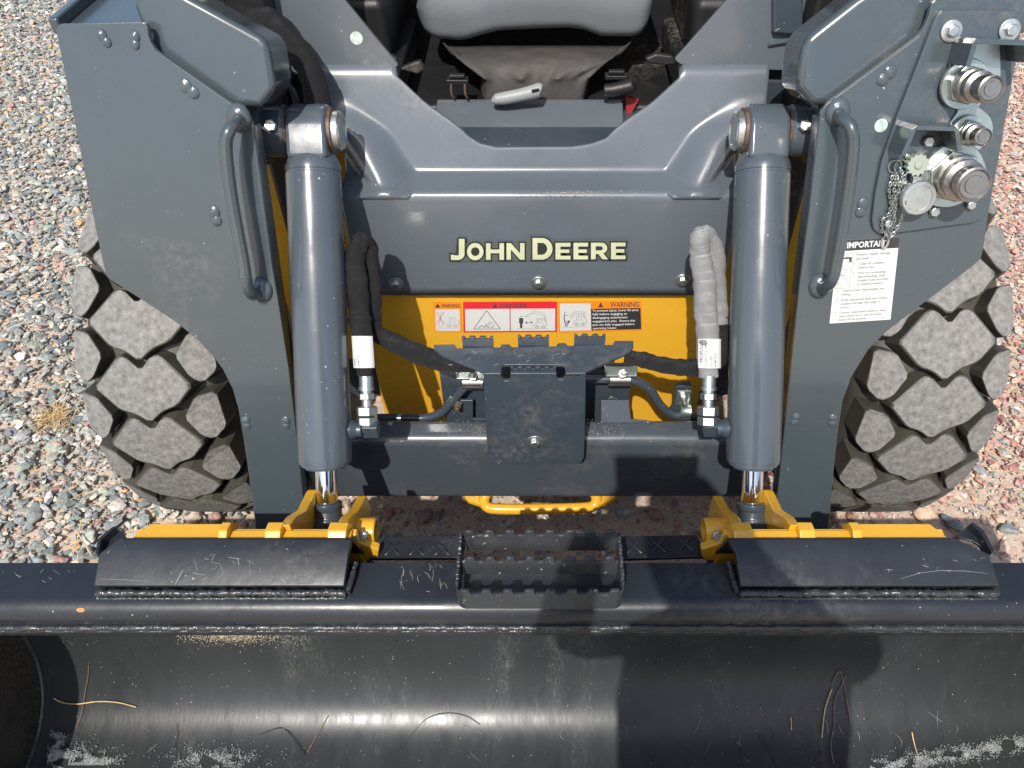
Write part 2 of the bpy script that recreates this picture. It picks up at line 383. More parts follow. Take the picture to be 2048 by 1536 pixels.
# dead grass tuft
tuft = G(); rr = random.Random(3); c0 = atz(105, 838, .02)
for i in range(170):
    a = rr.uniform(0, 6.283); el = rr.uniform(.1, 1.2); l = rr.uniform(.015, .05)
    p = c0 + V((rr.gauss(0, .022), rr.gauss(0, .022), rr.uniform(-.01, .012)))
    q = p + V((math.cos(a) * math.cos(el), math.sin(a) * math.cos(el), math.sin(el) * .6)) * l
    tuft.tube([p, (p + q) / 2 + V((0, 0, .003)), q], [.0009, .0008, .0004], 4)
tag(tuft.obj('dry_grass_tuft', STRAW, smooth=0), 'small tuft of dry yellow grass on the gravel left of the left tyre', 'grass tuft')
def stem(name, pts, r, m, label, cat='straw'):
    g = G(); g.tube(pts, r, 6, smooth=6); tag(g.obj(name, m), label, cat, 'loose dry stalks and twigs')
for a, b, lab in (((140, 1000), (168, 985), 'short straw stalk on the gravel left of the left tyre'), ((152, 1062), (182, 1110), 'thin straw stalk near the left bracket corner'),
                  ((163, 1040), (150, 1098), 'upright looking straw lying beside the grey stones above the bucket rim')):
    p = atz(a[0], a[1], .03); q = atz(b[0], b[1], .022); stem('straw_stalk', [p, (p + q) / 2 + V((.002, 0, .002)), q], .0014, STRAW, lab)

# ------------------------------------------------------------------ THE LOADER
LO = thing('skid_steer_loader', 'dark grey and yellow wheeled loader with open cab, twin lift arms and chunky tyres', 'loader', (0, 1.5, 0))
A = plane((0, .74, .45), (0, -1, .345))          # front face of the lift arms
nA = A[1]; upA = V((0, .345, 1)).normalized(); XA = V((1, 0, 0))
RA = basis(XA, upA, nA)

# bolt prototypes (local +z is outwards)
def bolt_mesh(name, m, washer=True, r=.0065, stud=False):
    g = G()
    if washer: g.lathe((0, 0, 0), (0, 0, 1), [(0, r * 1.75), (.0012, r * 1.95), (.0022, r * 1.9), (.0028, r * 1.3)], 24)
    g.lathe((0, 0, .002), (0, 0, 1), [(0, r * 1.12), (.0052, r * 1.12), (.0064, r * .95)], 6)
    if stud: g.lathe((0, 0, .007), (0, 0, 1), [(0, r * .55), (.014, r * .55), (.0155, r * .4)], 12)
    return g.obj(name, m, bevel=.0004, seg=1)
protos = []
def bolt(parent, p, n, r=1.0, kind='w', spin=None):
    key = {'w': (True, False), 'h': (False, False), 's': (False, True)}[kind]
    if kind not in PB: PB[kind] = None
    M = frame(p, n, random.uniform(0, 1) if spin is None else spin) @ Matrix.Scale(r, 4)
    if PB[kind] is None:
        o = bolt_mesh('bolt', ZINC, *key[:1], stud=key[1]); PB[kind] = o; o.parent = parent; o.matrix_local = M
        return o
    return inst(PB[kind], parent, M)
PB = {}

# ---- lift arms
LARM = [(111, 60), (114, 51), (121, 47), (284, 43), (291, 46), (296, 54), (297, 68), (302, 84), (311, 99), (492, 227), (501, 235), (506, 246), (543, 525), (559, 618), (578, 739),
        (598, 911), (607, 1000), (612, 1062), (511, 1062), (506, 997), (494, 911), (484, 864), (477, 821), (465, 778), (445, 739), (422, 708), (391, 677), (352, 645), (305, 614), (250, 579), (219, 559), (210, 545), (203, 515), (190, 455), (154, 273)]
RARM = [(2062, -5), (1871, -2), (1863, 6), (1860, 18), (1857, 31), (1849, 51), (1837, 72), (1656, 205), (1645, 217), (1640, 231), (1618, 425), (1599, 569), (1585, 696), (1568, 865), (1555, 992), (1549, 1062),
        (1657, 1062), (1660, 1035), (1667, 950), (1676, 865), (1686, 802), (1703, 755), (1737, 700), (1775, 662), (1830, 620), (1898, 569), (1948, 531), (1962, 518), (1968, 495), (1978, 424), (1997, 325), (2018, 205), (2048, 34)]
arms = []
for side, poly in ((-1, LARM), (1, RARM)):
    g = G()
    g.prism([onp(u, v, A) for u, v in poly], nA * -.008)
    # inner side wall, box depth behind the face
    if side < 0: edge = [(506, 250), (543, 525), (559, 618), (578, 739), (598, 911), (607, 1000), (611, 1050)]
    else: edge = [(1640, 235), (1618, 425), (1599, 569), (1585, 696), (1568, 865), (1555, 992), (1550, 1050)]
    E = [onp(u, v, A, -.0085) for u, v in edge]; back = [p - nA * .032 for p in E]
    g.prism(E + back[::-1], V((side * .01, 0, 0)))
    # outer side wall and rear skin of the lower leg
    E2 = [p + V((side * .075, 0, 0)) for p in E[2:]]; b2 = [p - nA * .075 for p in E2]
    g.prism(E2 + b2[::-1], V((side * .01, 0, 0)))
    arm = g.obj('lift_arm', GREY, LO, bevel=.0018)
    arms.append(arm)
    # upper box section running back over the tyre
    if side < 0: bx = [(318, -70), (345, -28), (376, -8), (520, 72), (536, 88), (541, 118), (548, 165), (549, 180), (520, 215), (470, 215), (300, 110), (262, 0)]
    else: bx = [(1842, -70), (1770, -40), (1712, -4), (1628, 62), (1612, 76), (1604, 100), (1596, 160), (1594, 178), (1625, 212), (1672, 212), (1870, 90), (1900, 0)]
    g = G(); g.prism([onp(u, v, A, -.02) for u, v in bx], nA * -.085)
    g.obj('arm_box', GREY, arm, bevel=.011, seg=4)
    # top of the arm going back
    g = G()
    pt = onp(206 if side < 0 else 1950, 40, A, -.02)
    g.box(pt + V((0, .35, -.045)), (.125, .72, .075)); g.obj('arm_rail', GREY, arm, bevel=.010, seg=3)
    g = G(); g.box(pt + V((side * .058, .35, -.004)), (.014, .72, .02)); g.obj('rail_flange', GREY, arm, bevel=.004)
    # hand rail welded to the arm
    hp = [(478, 236), (474, 245), (458, 262), (452, 300), (464, 400), (486, 520), (494, 570), (506, 590), (522, 580)] if side < 0 else \
         [(1676, 224), (1682, 235), (1702, 256), (1706, 300), (1694, 400), (1674, 520), (1664, 560), (1650, 575), (1640, 572)]
    hh = [-.002, .022, .038, .04, .04, .04, .038, .022, -.002]
    # project through the standoff so that the rail sits where it is seen
    g = G(); g.tube([onp(u, v, A, h) for (u, v), h in zip(hp, hh)], .0082, 16, smooth=6)
    g.obj('handle', GREY, arm)
    for (u, v) in (hp[0], hp[-1]):
        g = G(); g.ell(onp(u, v, A, .002), RA, (.016, .019, .009), 14, 8); g.obj('handle_weld', GWELD, arm)
    # plug welds
    wl = [((378, 178), .8, 1), ((430, 432), .1, 1), ((493, 845), .05, .8), ((572, 845), -.1, .8), ((208, 76), .5, .8), ((270, 80), -.2, .8)] if side < 0 else \
         [((1773, 151), -.7, 1), ((1724, 415), -.1, 1), ((1590, 838), -.1, .8), ((1665, 840), .05, .8)]
    for (u, v), a, k in wl:
        g = G(); R = RA @ Matrix.Rotation(a, 3, 'Z'); c = onp(u, v, A)
        g.ell(c + R @ V((0, .0052 * k, 0)), R, (.0088 * k, .0095 * k, .0042), 12, 6); g.ell(c - R @ V((0, .006 * k, 0)), R, (.0082 * k, .009 * k, .0038), 12, 6)
        g.obj('plug_weld', GWELD, arm)
def disc(u, v, pl, r, m, parent, name, off=.0006):
    g = G(); c = onp(u, v, pl, off); g.lathe(c, pl[1], [(0, r), (.0003, r)], 28); g.obj(name, m, parent)
disc(1762, 251, A, .0085, HOLO, arms[1], 'round_sticker')

# ---- tilt cylinders
for side, ut, ub, ue in ((-1, 627, 651, 618), (1, 1525, 1506, 1526)):
    top = atD(ut, 335, 1.125); bot = atD(ub, 925, 1.165); ax = (bot - top).normalized(); Lc = (bot - top).length
    g = G(); R = .0400
    g.lathe(top, ax, [(-.030, .027), (-.022, .0300), (-.010, .0370), (-.004, .0392), (-.001, R), (.006, R), (.007, R - .0012), (.010, R - .0012), (.011, R), (Lc - .008, R), (Lc - .001, R - .001), (Lc, R - .004), (Lc + .003, R - .004), (Lc + .004, R - .009), (Lc + .008, R - .010), (Lc + .009, R - .018)], 48)
    cyl = g.obj('tilt_cylinder', GREYC, LO)
    # eye
    e = top - ax * .052; X = V((1, 0, 0)); up = -ax; fw = X.cross(up)
    g = G(); prof = [(.030 * math.sin(a), .030 * math.cos(a)) for a in [math.radians(k) for k in range(-90, 91, 15)]]
    pts = [e - X * .029 + fw * (p[0] * 1.25) + up * (p[1] * 1.25) for p in prof] + [e - X * .029 + fw * .034 + ax * .045, e - X * .029 - fw * .034 + ax * .045]
    g.prism(pts, X * .058); g.obj('cylinder_eye', GREYC, cyl, bevel=.007, seg=3)
    # pin through the eye, collar and boss on the arm side
    g = G(); ps = e - X * side * .030
    g.lathe(ps, -X * side, [(-.004, .032), (.003, .032), (.004, .030)], 32); g.obj('rusty_washer', RUST, cyl)
    g = G(); g.lathe(ps - X * side * .004, -X * side, [(0, .028), (.008, .028), (.011, .025), (.0115, .020), (.010, .019)], 32); g.obj('pin', ZINC, cyl)
    g = G(); pb = e + X * side * .030
    g.lathe(pb, X * side, [(0, .031), (.003, .033)], 28); g.obj('rusty_washer', RUST, cyl)
    g = G(); g.lathe(pb + X * side * .003, X * side, [(0, .034), (.004, .037), (.030, .037), (.032, .045), (.05, .052)], 36); g.obj('pin_boss', GREYC, cyl)
    nb = V((side * -.05, -.8, .6)).normalized()
    bolt(cyl, pb + X * side * .018 + nb * .036, nb, 1.25, 'h')
    # rod and rod end
    g = G(); g.lathe(bot, ax, [(.0, .0165), (.110, .0165)], 32); g.obj('chrome_rod', CHROME, cyl)
    g = G(); g.lathe(bot, ax, [(.060, .019), (.062, .0225), (.070, .0225), (.073, .021), (.083, .022), (.085, .024), (.1, .024)], 32); 
    q = bot + ax * .112; g.box(q, (.058, .05, .05), basis(X, fw, ax)); g.obj('rod_end', GREYD, cyl, bevel=.004)
    # hydraulic port stub and elbow on the inner side
    up_, vp = (742, 857) if side < 0 else (1424, 855)
    el = atD(up_, vp, 1.165); cc = top + ax * (el - top).dot(ax)
    g = G(); g.tube([cc - X * side * .030, cc - X * side * .058], .0115, 14); g.tube([cc - X * side * .055, el], [.0075, .0075], 12)
    g.lathe(cc - X * side * .040, -X * side, [(0, .017), (.006, .014), (.012, .011)], 18)
    g.box(el, (.024, .02, .024)); g.obj('port_elbow', GREYD, cyl, bevel=.003)

# ---- hood (one pressed sheet): front face, foot shelf, upper face with the leg opening cut in
YH = 1.05; zf0 = aty(0, 589, YH).z; zf1 = aty(0, 396, YH).z; ysh = YH + .066; zsh = zf1 + .006
P1 = plane((0, ysh, zsh), (0, -.12, .055)); sl_ = .055 / .12   # dy per dz = .055/.12
P1 = (V((0, ysh, zsh)), V((0, -1, sl_)).normalized())
ztop = onp(700, 152, P1).z
cut = [(-259, 150), (-191, 222), (-146, 273), (-122, 289), (-88, 297), (65, 296), (103, 290), (134, 279), (172, 236), (259, 146)]
cutp = [onp(1080 + a, b, P1) for a, b in cut]; cx_ = [p.x for p in cutp]; cz_ = [p.z for p in cutp]
def zc(x):
    if x < cx_[0] or x > cx_[-1]: return ztop
    return min(ztop, float(np.interp(x, cx_, cz_)))
def fillet(a, b, c, r, n=6):
    a, b, c = map(np.array, (a, b, c)); d1 = (a - b) / np.linalg.norm(a - b); d2 = (c - b) / np.linalg.norm(c - b)
    return [tuple((1 - t) ** 2 * (b + d1 * r) + 2 * t * (1 - t) * b + t * t * (b + d2 * r)) for t in [k / n for k in range(n + 1)]]
low = [(YH + .010 * (k / 10) ** 2, zf0 + (zf1 - zf0 - .014) * k / 10) for k in range(0, 10)] + fillet((YH + .0075, zf1 - .03), (YH + .0108, zf1), (ysh, zsh), .011) + \
      fillet((YH, zf1), (ysh, zsh), (ysh + sl_ * .1, zsh + .1), .009, 5)
def ss(t): t = min(1, max(0, t)); return t * t * (3 - 2 * t)
def bulge(x, z):
    k = (z - zsh) / (ztop - .03 - zsh)
    if k > 1: return 0
    k = max(k, 0); e = .198 + .066 * k ** .9
    d_ = (abs(x) - e) / .092; return (math.sin(math.pi * min(max(d_, 0), 1)) ** 1.3) * (.050 * (1 - k) ** .8)
g = G(); nx = 150; XW = .312; cols = [(-XW + 2 * XW * i / nx) for i in range(nx + 1)]
nrow = None
for x in cols:
    rows = [V((x, y, z)) for y, z in low]
    z0 = low[-1][1]; zt = zc(x); nr = 18
    for k in range(1, nr + 1):
        z = z0 + (zt - z0) * k / nr; y = ysh + (z - zsh) * sl_
        rows.append(V((x, y, z)))
    for r in rows:
        if r.z > zf1 - .002:
            b_ = bulge(x, r.z); r.y = max(YH + .004, r.y - b_) if r.y > YH + .004 else r.y
    for r in rows: r.x *= 1 + .13 * ss((r.z - zsh - .05) / .05)
    last = rows[-1].copy()
    if zt >= ztop - 1e-6:
        for k, (dy, dz) in enumerate(((.004, .006), (.011, .011), (.022, .013), (.05, .012))): rows.append(last + V((0, dy, dz)))
    else:
        for dy in (.0006, .0012, .0018, .0024): rows.append(last + V((0, dy, 0)))
    nrow = len(rows); g.v += [tuple(r) for r in rows]
for i in range(nx):
    for j in range(nrow - 1):
        a = i * nrow + j; g.f.append((a, a + 1, a + nrow + 1, a + nrow))
hood = g.obj('front_hood', GREYH, LO, smooth=50, recalc=True)
md = hood.modifiers.new('s', 'SOLIDIFY'); md.thickness = .004; md.offset = 0
# ensure outward (towards the camera) normals
HF = plane((0, YH - .0025, .8), (0, -1, 0))
for u, v in ((792, 567), (1077, 565), (1365, 560)): bolt(hood, onp(u, v, HF), (0, -1, 0), 1.05, 'w')

# logo drawn from polygon letters on the hood face
def rect(x0, y0, x1, y1): return [(x0, y0), (x1, y0), (x1, y1), (x0, y1)]
def arc(cx, cy, rx, ry, a0, a1, n=10): return [(cx + rx * math.cos(math.radians(a0 + (a1 - a0) * k / n)), cy + ry * math.sin(math.radians(a0 + (a1 - a0) * k / n))) for k in range(n + 1)]
def letter(ch):     # unit: height 1, returns (width, [(outer, holes)])
    s_ = .24
    if ch == 'J': return .62, [(arc(.36, .26, .26, .26, 0, -100, 10)[::-1][:0] + [(.62, 1), (.36, 1), (.36, .24)] + arc(.22, .24, .14, .03, 0, -90, 4) + [(.0, .26), (.0, 0.0), (.3, 0)] + arc(.32, .3, .30, .30, -90, 0, 8), [])]
    if ch == 'O': return 1.04, [(arc(.52, .5, .52, .52, 0, 350, 28), [arc(.52, .5, .27, .27, 0, 345, 20)])]
    if ch == 'H': return .95, [([(0, 0), (s_, 0), (s_, .4), (.95 - s_, .4), (.95 - s_, 0), (.95, 0), (.95, 1), (.95 - s_, 1), (.95 - s_, .62), (s_, .62), (s_, 1), (0, 1)], [])]
    if ch == 'N': return .98, [([(0, 0), (s_, 0), (s_, .62), (.98 - s_, 0), (.98, 0), (.98, 1), (.98 - s_, 1), (.98 - s_, .38), (s_, 1), (0, 1)], [])]
    if ch == 'D': return .98, [([(0, 0), (.46, 0)] + arc(.46, .5, .52, .5, -90, 90, 16)[1:-1] + [(.46, 1), (0, 1)], [[(.24, .22), (.45, .22)] + arc(.45, .5, .27, .28, -90, 90, 12)[1:-1] + [(.45, .78), (.24, .78)]])]
    if ch == 'E': return .76, [([(0, 0), (.76, 0), (.76, .22), (.25, .22), (.25, .4), (.7, .4), (.7, .6), (.25, .6), (.25, .78), (.76, .78), (.76, 1), (0, 1)], [])]
    if ch == 'R': return .92, [([(0, 0), (.25, 0), (.25, .32), (.40, .32), (.62, 0), (.92, 0), (.66, .36)] + arc(.56, .67, .32, .33, -60, 90, 12) + [(0, 1)], [[(.25, .53), (.54, .53)] + arc(.54, .66, .10, .12, -80, 80, 6) + [(.54, .79), (.25, .79)]])]
def grow(l, d):
    n = len(l); out = []
    ar = sum(l[i][0] * l[(i + 1) % n][1] - l[(i + 1) % n][0] * l[i][1] for i in range(n)); sg = 1 if ar > 0 else -1
    for i in range(n):
        p0, p1, p2 = V(l[i - 1]), V(l[i]), V(l[(i + 1) % n]); a = (p1 - p0).normalized(); b = (p2 - p1).normalized()
        n1 = V((a.y, -a.x)) * sg; n2 = V((b.y, -b.x)) * sg; m = (n1 + n2); m = m / max(.35, m.dot(m) / 2) if m.length > 1e-4 else n1
        q = p1 + m * d; out.append((q.x, q.y))
    return out
def put_word(base_v, items, back=False):
    # items: (char, u0, u1, cap height px)
    for ch, u0, u1, h in items:
        w_, shp = letter(ch)
        for outer, holes in shp:
            f = lambda p: onp(u0 + p[0] / w_ * (u1 - u0), base_v - (u0 - 900) * .005 - p[1] * h, HF, 0.0006)
            if back:
                gg = [(p[0], p[1]) for p in outer]
                pxs = [(u0 + p[0] / w_ * (u1 - u0), -(base_v - p[1] * h)) for p in gg]
                pxs = grow(pxs, 3.2)
                G_back.prism([onp(a, -b - (u0 - 900) * .005, HF, .0003) for a, b in pxs], V((0, .0002, 0)))
            else:
                gg = G(); gg.prism([f(p) for p in outer], V((0, .0002, 0)), [[f(p) for p in h_] for h_ in holes])
                gg.obj('letter', LOGO, badge, smooth=0)
g = G(); g.prism([onp(u, v, HF, .0001) for u, v in ((898, 523), (899, 508), (910, 507), (912, 487), (1052, 485), (1053, 473), (1096, 473), (1098, 482), (1255, 478), (1255, 518), (1060, 522))], V((0, .0002, 0)))
badge = g.obj('logo_decal', LOGOM, hood, smooth=0)
word = [('J', 902, 929, 42), ('O', 934, 967, 33), ('H', 972, 1008, 33), ('N', 1013, 1049, 33), ('D', 1065, 1105, 43), ('E', 1111, 1141, 33), ('E', 1147, 1176, 33), ('R', 1182, 1216, 33), ('E', 1222, 1251, 33)]
G_back = G(); put_word(520, word, True); G_back.obj('letter_outline', LOGOB, badge, smooth=0)
put_word(520, word)

# ---- generic decals: corners in order TL TR BR BL, contents in unit (s right, t up)
class Decal:
    def __init__(s, pl, TL, TR, BR, BL, base, parent, name='decal', off=.0006, label=None, asp=None):
        s.n = pl[1]; s.c = [onp(*p, pl, off) for p in (TL, TR, BR, BL)]
        s.W = (s.c[1] - s.c[0]).length; s.H = (s.c[0] - s.c[3]).length
        g = G(); g.prism(s.c, -s.n * .0003); s.o = g.obj(name, base, parent, smooth=0, label=label)
    def at(s, u, t, h=0):
        TL, TR, BR, BL = s.c
        return (TL * (1 - u) + TR * u) * t + (BL * (1 - u) + BR * u) * (1 - t) + s.n * h
    def begin(s): s.g = G()
    def poly(s, pts, h=.0004): s.g.add([s.at(a, b, h) for a, b in pts], [tuple(range(len(pts)))])
    def line(s, pts, w=.01, close=False, h=.0005):
        if close: pts = pts + [pts[0]]
        for (a, b), (c, d) in zip(pts, pts[1:]):
            dx, dy = (c - a) * s.W, (d - b) * s.H; l = math.hypot(dx, dy) or 1; ox, oy = -dy / l * w / 2, dx / l * w / 2
            s.g.add([s.at(a + ox / s.W, b + oy / s.H, h), s.at(c + ox / s.W, d + oy / s.H, h), s.at(c - ox / s.W, d - oy / s.H, h), s.at(a - ox / s.W, b - oy / s.H, h)], [(0, 1, 2, 3)])
    def circ(s, a, b, r, w=.0006, fill=False):
        pts = [(a + r / s.W * math.cos(k * math.pi / 8), b + r / s.H * math.sin(k * math.pi / 8)) for k in range(16)]
        s.poly(pts, .0005) if fill else s.line(pts, w, True)
    def text(s, st, x0, y0, x1, y1, bold=.0):
        vs, fs = glyphs(st, bold)
        s.g.add([s.at(x0 + a * (x1 - x0), y0 + b * (y1 - y0), .0005) for a, b in vs], fs)
    def end(s, m, name='print'): s.g.obj(name, m, s.o, smooth=0, recalc=False)
_gc = {}
def glyphs(st, bold):
    if (st, bold) in _gc: return _gc[(st, bold)]
    c = bpy.data.curves.new('t', 'FONT'); c.body = st; c.offset = bold; c.resolution_u = 2; c.size = 1
    o = bpy.data.objects.new('t', c); COL.objects.link(o); bpy.context.view_layer.update()
    dg = bpy.context.evaluated_depsgraph_get(); me = bpy.data.meshes.new_from_object(o.evaluated_get(dg))
    vs = [(q.co.x, q.co.y) for q in me.vertices]; fs = [tuple(p.vertices) for p in me.polygons]
    bpy.data.objects.remove(o); bpy.data.curves.remove(c); bpy.data.meshes.remove(me)
    xs = [a for a, b in vs]; x0, x1 = min(xs), max(xs); y0, y1 = -.02, .72
    vs = [((a - x0) / (x1 - x0), (b - y0) / (y1 - y0)) for a, b in vs]
    _gc[(st, bold)] = (vs, fs); return vs, fs

# ---- yellow body front and dark chassis behind
YP = plane((0, YH + .012, .6), (0, -1, 0))
g = G(); g.box((0, YH + .017, .57), (.63, .01, .58)); yel = g.obj('front_panel', YEL, LO, bevel=.002)
g = G(); g.box((0, 1.80, .56), (.86, 1.20, .56)); g.obj('chassis', GREYD, LO, bevel=.02)
for s_ in (-1, 1):      # uprights of the yellow frame seen in the gap beside each cylinder
    g = G(); g.box((s_ * .385, 1.19, .68), (.23, .012, .52)); g.obj('frame_upright', YEL, LO, bevel=.003)
    g = G(); g.box((s_ * .312, 1.085, .70), (.010, .05, .36)); g.obj('frame_rib', YEL, LO, bevel=.003)
# warning decals
d = Decal(YP, (866, 604), (922, 604), (923, 664), (868, 664), DECO, yel, 'warning_decal')
d.begin(); d.text('WARNING', .30, .82, .96, .95, .012); d.poly([(.06, .82), (.26, .82), (.16, .96)]); d.end(INK)
d.begin(); d.poly([(.06, .04), (.95, .04), (.95, .77), (.06, .77)], .0003); d.end(DECW, 'white_panel')
def loader_icon(d, x, y, w_, h_, lw=.0005, arm=0, flip=False):
    f = (lambda a: x + (1 - a) * w_) if flip else (lambda a: x + a * w_)
    P = lambda pts: [(f(a), y + b * h_) for a, b in pts]
    d.line(P([(.0, .22), (.12, .42), (.3, .48), (.3, .9), (.75, .93), (.85, .7), (1, .55), (1, .2)]), lw)
    d.line(P([(.42, .5), (.42, .82), (.66, .82), (.66, .5)]), lw, True)
    for cx in (.3, .76): d.circ(f(cx), y + .16 * h_, .15 * w_ * d.W, lw); d.circ(f(cx), y + .16 * h_, .07 * w_ * d.W, lw)
    if arm == 1: d.line(P([(1, .62), (.85, 1.35), (.15, 1.6), (-.25, 1.15), (-.55, 1.05), (-.3, 1.3), (.1, 1.42), (.8, 1.2), (.92, .62)]), lw)
    if arm == 2: d.line(P([(1, .75), (.85, 1.15), (.15, 1.2), (-.12, .75), (-.02, .68), (.2, 1.08), (.8, 1.02), (.93, .62)]), lw)
d.begin(); loader_icon(d, .42, .16, .5, .36); d.line([(.1, .14), (.93, .14)], .0004); d.circ(.25, .66, .0012, .0004); d.line([(.25, .6), (.25, .4), (.18, .2)], .0005); d.line([(.2, .17), (.32, .17), (.36, .4)], .0004); d.end(INKG)
d.begin(); d.line([(.1, .68), (.38, .26)], .0009); d.line([(.1, .26), (.38, .68)], .0009); d.end(DECR, 'red_cross')
d = Decal(YP, (926, 604), (1114, 603), (1114, 664), (927, 665), DECR, yel, 'danger_decal')
d.begin(); d.text('DANGER', .395, .81, .685, .95, .015); d.poly([(.31, .80), (.37, .80), (.34, .96)]); d.end(INK)
d.begin(); d.poly([(.02, .05), (.495, .05), (.495, .78), (.02, .78)], .0003); d.poly([(.505, .05), (.98, .05), (.98, .78), (.505, .78)], .0003); d.end(DECW, 'white_panel')
d.begin(); d.line([(.11, .12), (.395, .12), (.25, .73)], .0011, True); loader_icon(d, .24, .15, .09, .22, .0004); d.line([(.16, .15), (.2, .24), (.23, .17), (.25, .3)], .0012)
d.line([(.5, .04), (.5, .79)], .0007); loader_icon(d, .74, .13, .15, .36, .0005, 1); d.line([(.58, .12), (.91, .12)], .0004)
d.circ(.617, .53, .0012, fill=True); d.poly([(.595, .48), (.64, .48), (.64, .3), (.63, .3), (.63, .14), (.605, .14), (.605, .3), (.595, .3)]); d.line([(.668, .33), (.73, .33)], .0008)
d.poly([(.66, .33), (.678, .38), (.678, .28)]); d.poly([(.74, .33), (.722, .38), (.722, .28)]); d.end(INK)
d = Decal(YP, (1117, 603), (1283, 601), (1285, 661), (1118, 665), DECO, yel, 'warning_decal')
d.begin(); d.text('WARNING', .62, .80, .97, .97, .012); d.poly([(.475, .80), (.54, .80), (.507, .97)]); d.end(INK)
d.begin(); d.poly([(.015, .05), (.385, .05), (.385, .94), (.015, .94)], .0003); d.end(DECW, 'white_panel')
d.begin(); d.poly([(.39, .05), (.985, .05), (.985, .76), (.39, .76)], .0003); d.end(DECK, 'black_panel')
d.begin(); loader_icon(d, .16, .2, .17, .4, .0005, 2); d.line([(.05, .18), (.33, .18)], .0004); d.circ(.075, .66, .0012, fill=True); d.line([(.07, .6), (.065, .42), (.085, .2)], .0015); d.line([(.065, .58), (.12, .56)], .0007); d.line([(.08, .4), (.1, .3), (.095, .2)], .0012); d.poly([(.105, .25), (.14, .38), (.108, .4)]); d.end(INK)
d.begin()
for i, t in enumerate(('To prevent injury, lower lift arms', 'fully before engaging or', 'disengaging attachment', 'engagement pins.  Ensure the', 'pins are fully engaged before', 'operating loader.')):
    wd = (.555, .42, .42, .51, .50, .29)[i]; y0 = .665 - i * .116; d.text(t, .405, y0, .405 + wd, y0 + .075, .022)
d.end(DECW, 'lettering')

# ---- 'IMPORTANT' label on the right arm
d = Decal(A, (1677, 481), (1799, 474), (1781, 639), (1659, 647), DECW, arms[1], 'instruction_decal', label='white instruction label with black heading on the right lift arm')
d.begin(); d.poly([(0, .875), (1, .875), (1, 1), (0, 1)], .0003); d.end(DECK, 'heading_band')
d.begin(); d.text('IMPORTANT', .15, .905, .84, .975, .03); d.end(DECW, 'lettering')
d.begin()
for t, x0, y0, wd in (('Prevent coupler damage', .32, .81, .56), ('and leaks', .32, .763, .22), ('1.', .305, .70, .03), ('Clean all couplers', .38, .70, .42), ('before use.', .38, .655, .26), ('2.', .3, .59, .03),
                      ('Prior to connecting/', .38, .59, .46), ('disconnecting, push', .38, .545, .45), ('coupler body and hold', .38, .50, .5), ('to release pressure.', .38, .455, .43), ('3.', .07, .385, .03), ('Check proper hose lengths and', .14, .385, .70),
                      ('routing.', .14, .34, .16), ('4.', .07, .27, .03), ('Verify attachment does not contact', .14, .27, .77), ('couplers through full range of', .14, .225, .66), ('motion.', .14, .18, .16), ('5.', .07, .115, .03),
                      ('Connect attachment hoses to each', .14, .115, .76), ('other when not in use and store', .14, .07, .70), ('hoses off the ground.', .14, .025, .46)):
    d.text(t, x0, y0, x0 + wd, y0 + .031, .02)
d.line([(.02, .43), (.26, .43), (.27, .84), (.02, .84)], .0006, True)
for yy, r in ((.76, .008), (.63, .006), (.52, .009)):
    d.circ(.12, yy, r, .0005); d.circ(.12, yy, r * .6, .0005)
d.line([(.8, .03), (.92, .03)], .0008); d.end(INKG, 'lettering')
d.begin(); d.poly([(.05, .80), (.25, .80), (.25, .74), (.21, .74), (.21, .78), (.05, .78)]); d.end(DECK, 'pictogram')

# ---- cross tube and the hose bracket on it
g = G(); g.box((0, .876, .463), (.80, .052, .170)); tube_o = g.obj('cross_tube', GREYD, LO, bevel=.018, seg=4)
tube_o.data.materials[0] = GREYT
TZ = .549
TF = plane((0, .85, .5), (0, -1, 0)); TT = plane((0, .9, TZ), (0, 0, 1)); BP = plane((0, .945, .6), (0, -1, 0)); CP = plane((0, .82, .6), (0, -1, 0))
g = G(); g.prism([onp(u, v, BP) for u, v in ((877, 730), (893, 862), (1254, 858), (1263, 730))], V((0, .006, 0)))
brp = g.obj('bracket_back_plate', GREYD, LO, bevel=.001)
zf = onp(1070, 748, CP).z
CT = plane((0, .85, zf), (0, 0, 1))
g = G()   # front plate with the upper slot
slot_f = [(1003, 752), (1003, 757), (1008, 761), (1018, 761), (1021, 755), (1021, 748.5), (1112, 748.5), (1113, 755), (1116, 759), (1125, 759), (1130, 755), (1130, 748.5)]
g.prism([onp(u, v, CP) for u, v in ((967, 747), (1002, 747), (1003, 757), (1008, 762), (1018, 762), (1021, 756), (1021, 747), (1113, 747), (1113, 754), (1116, 760), (1126, 760), (1130, 755), (1131, 747), (1172, 746), (1170, 850), (1168, 915), (1163, 925), (1155, 928), (990, 928), (980, 923), (976, 912), (971, 850))], V((0, .006, 0)))
fl = [(868, 689), (909, 688), (914, 696), (1000, 694), (1003, 688), (1019, 688), (1024, 694), (1112, 692), (1115, 686), (1130, 685), (1136, 691), (1225, 689), (1229, 681), (1267, 681), (1267, 693), (1260, 703), (1172, 742), (1172, 748), (1131, 748), (1130, 732), (1126, 729), (1008, 729), (1003, 733), (1002, 748), (966, 748), (965, 742), (885, 711), (868, 698)]
g.prism([onp(u, v, CT) for u, v in fl], V((0, 0, -.006)))
pl = g.obj('step_plate', GREYD, LO, bevel=.0012)
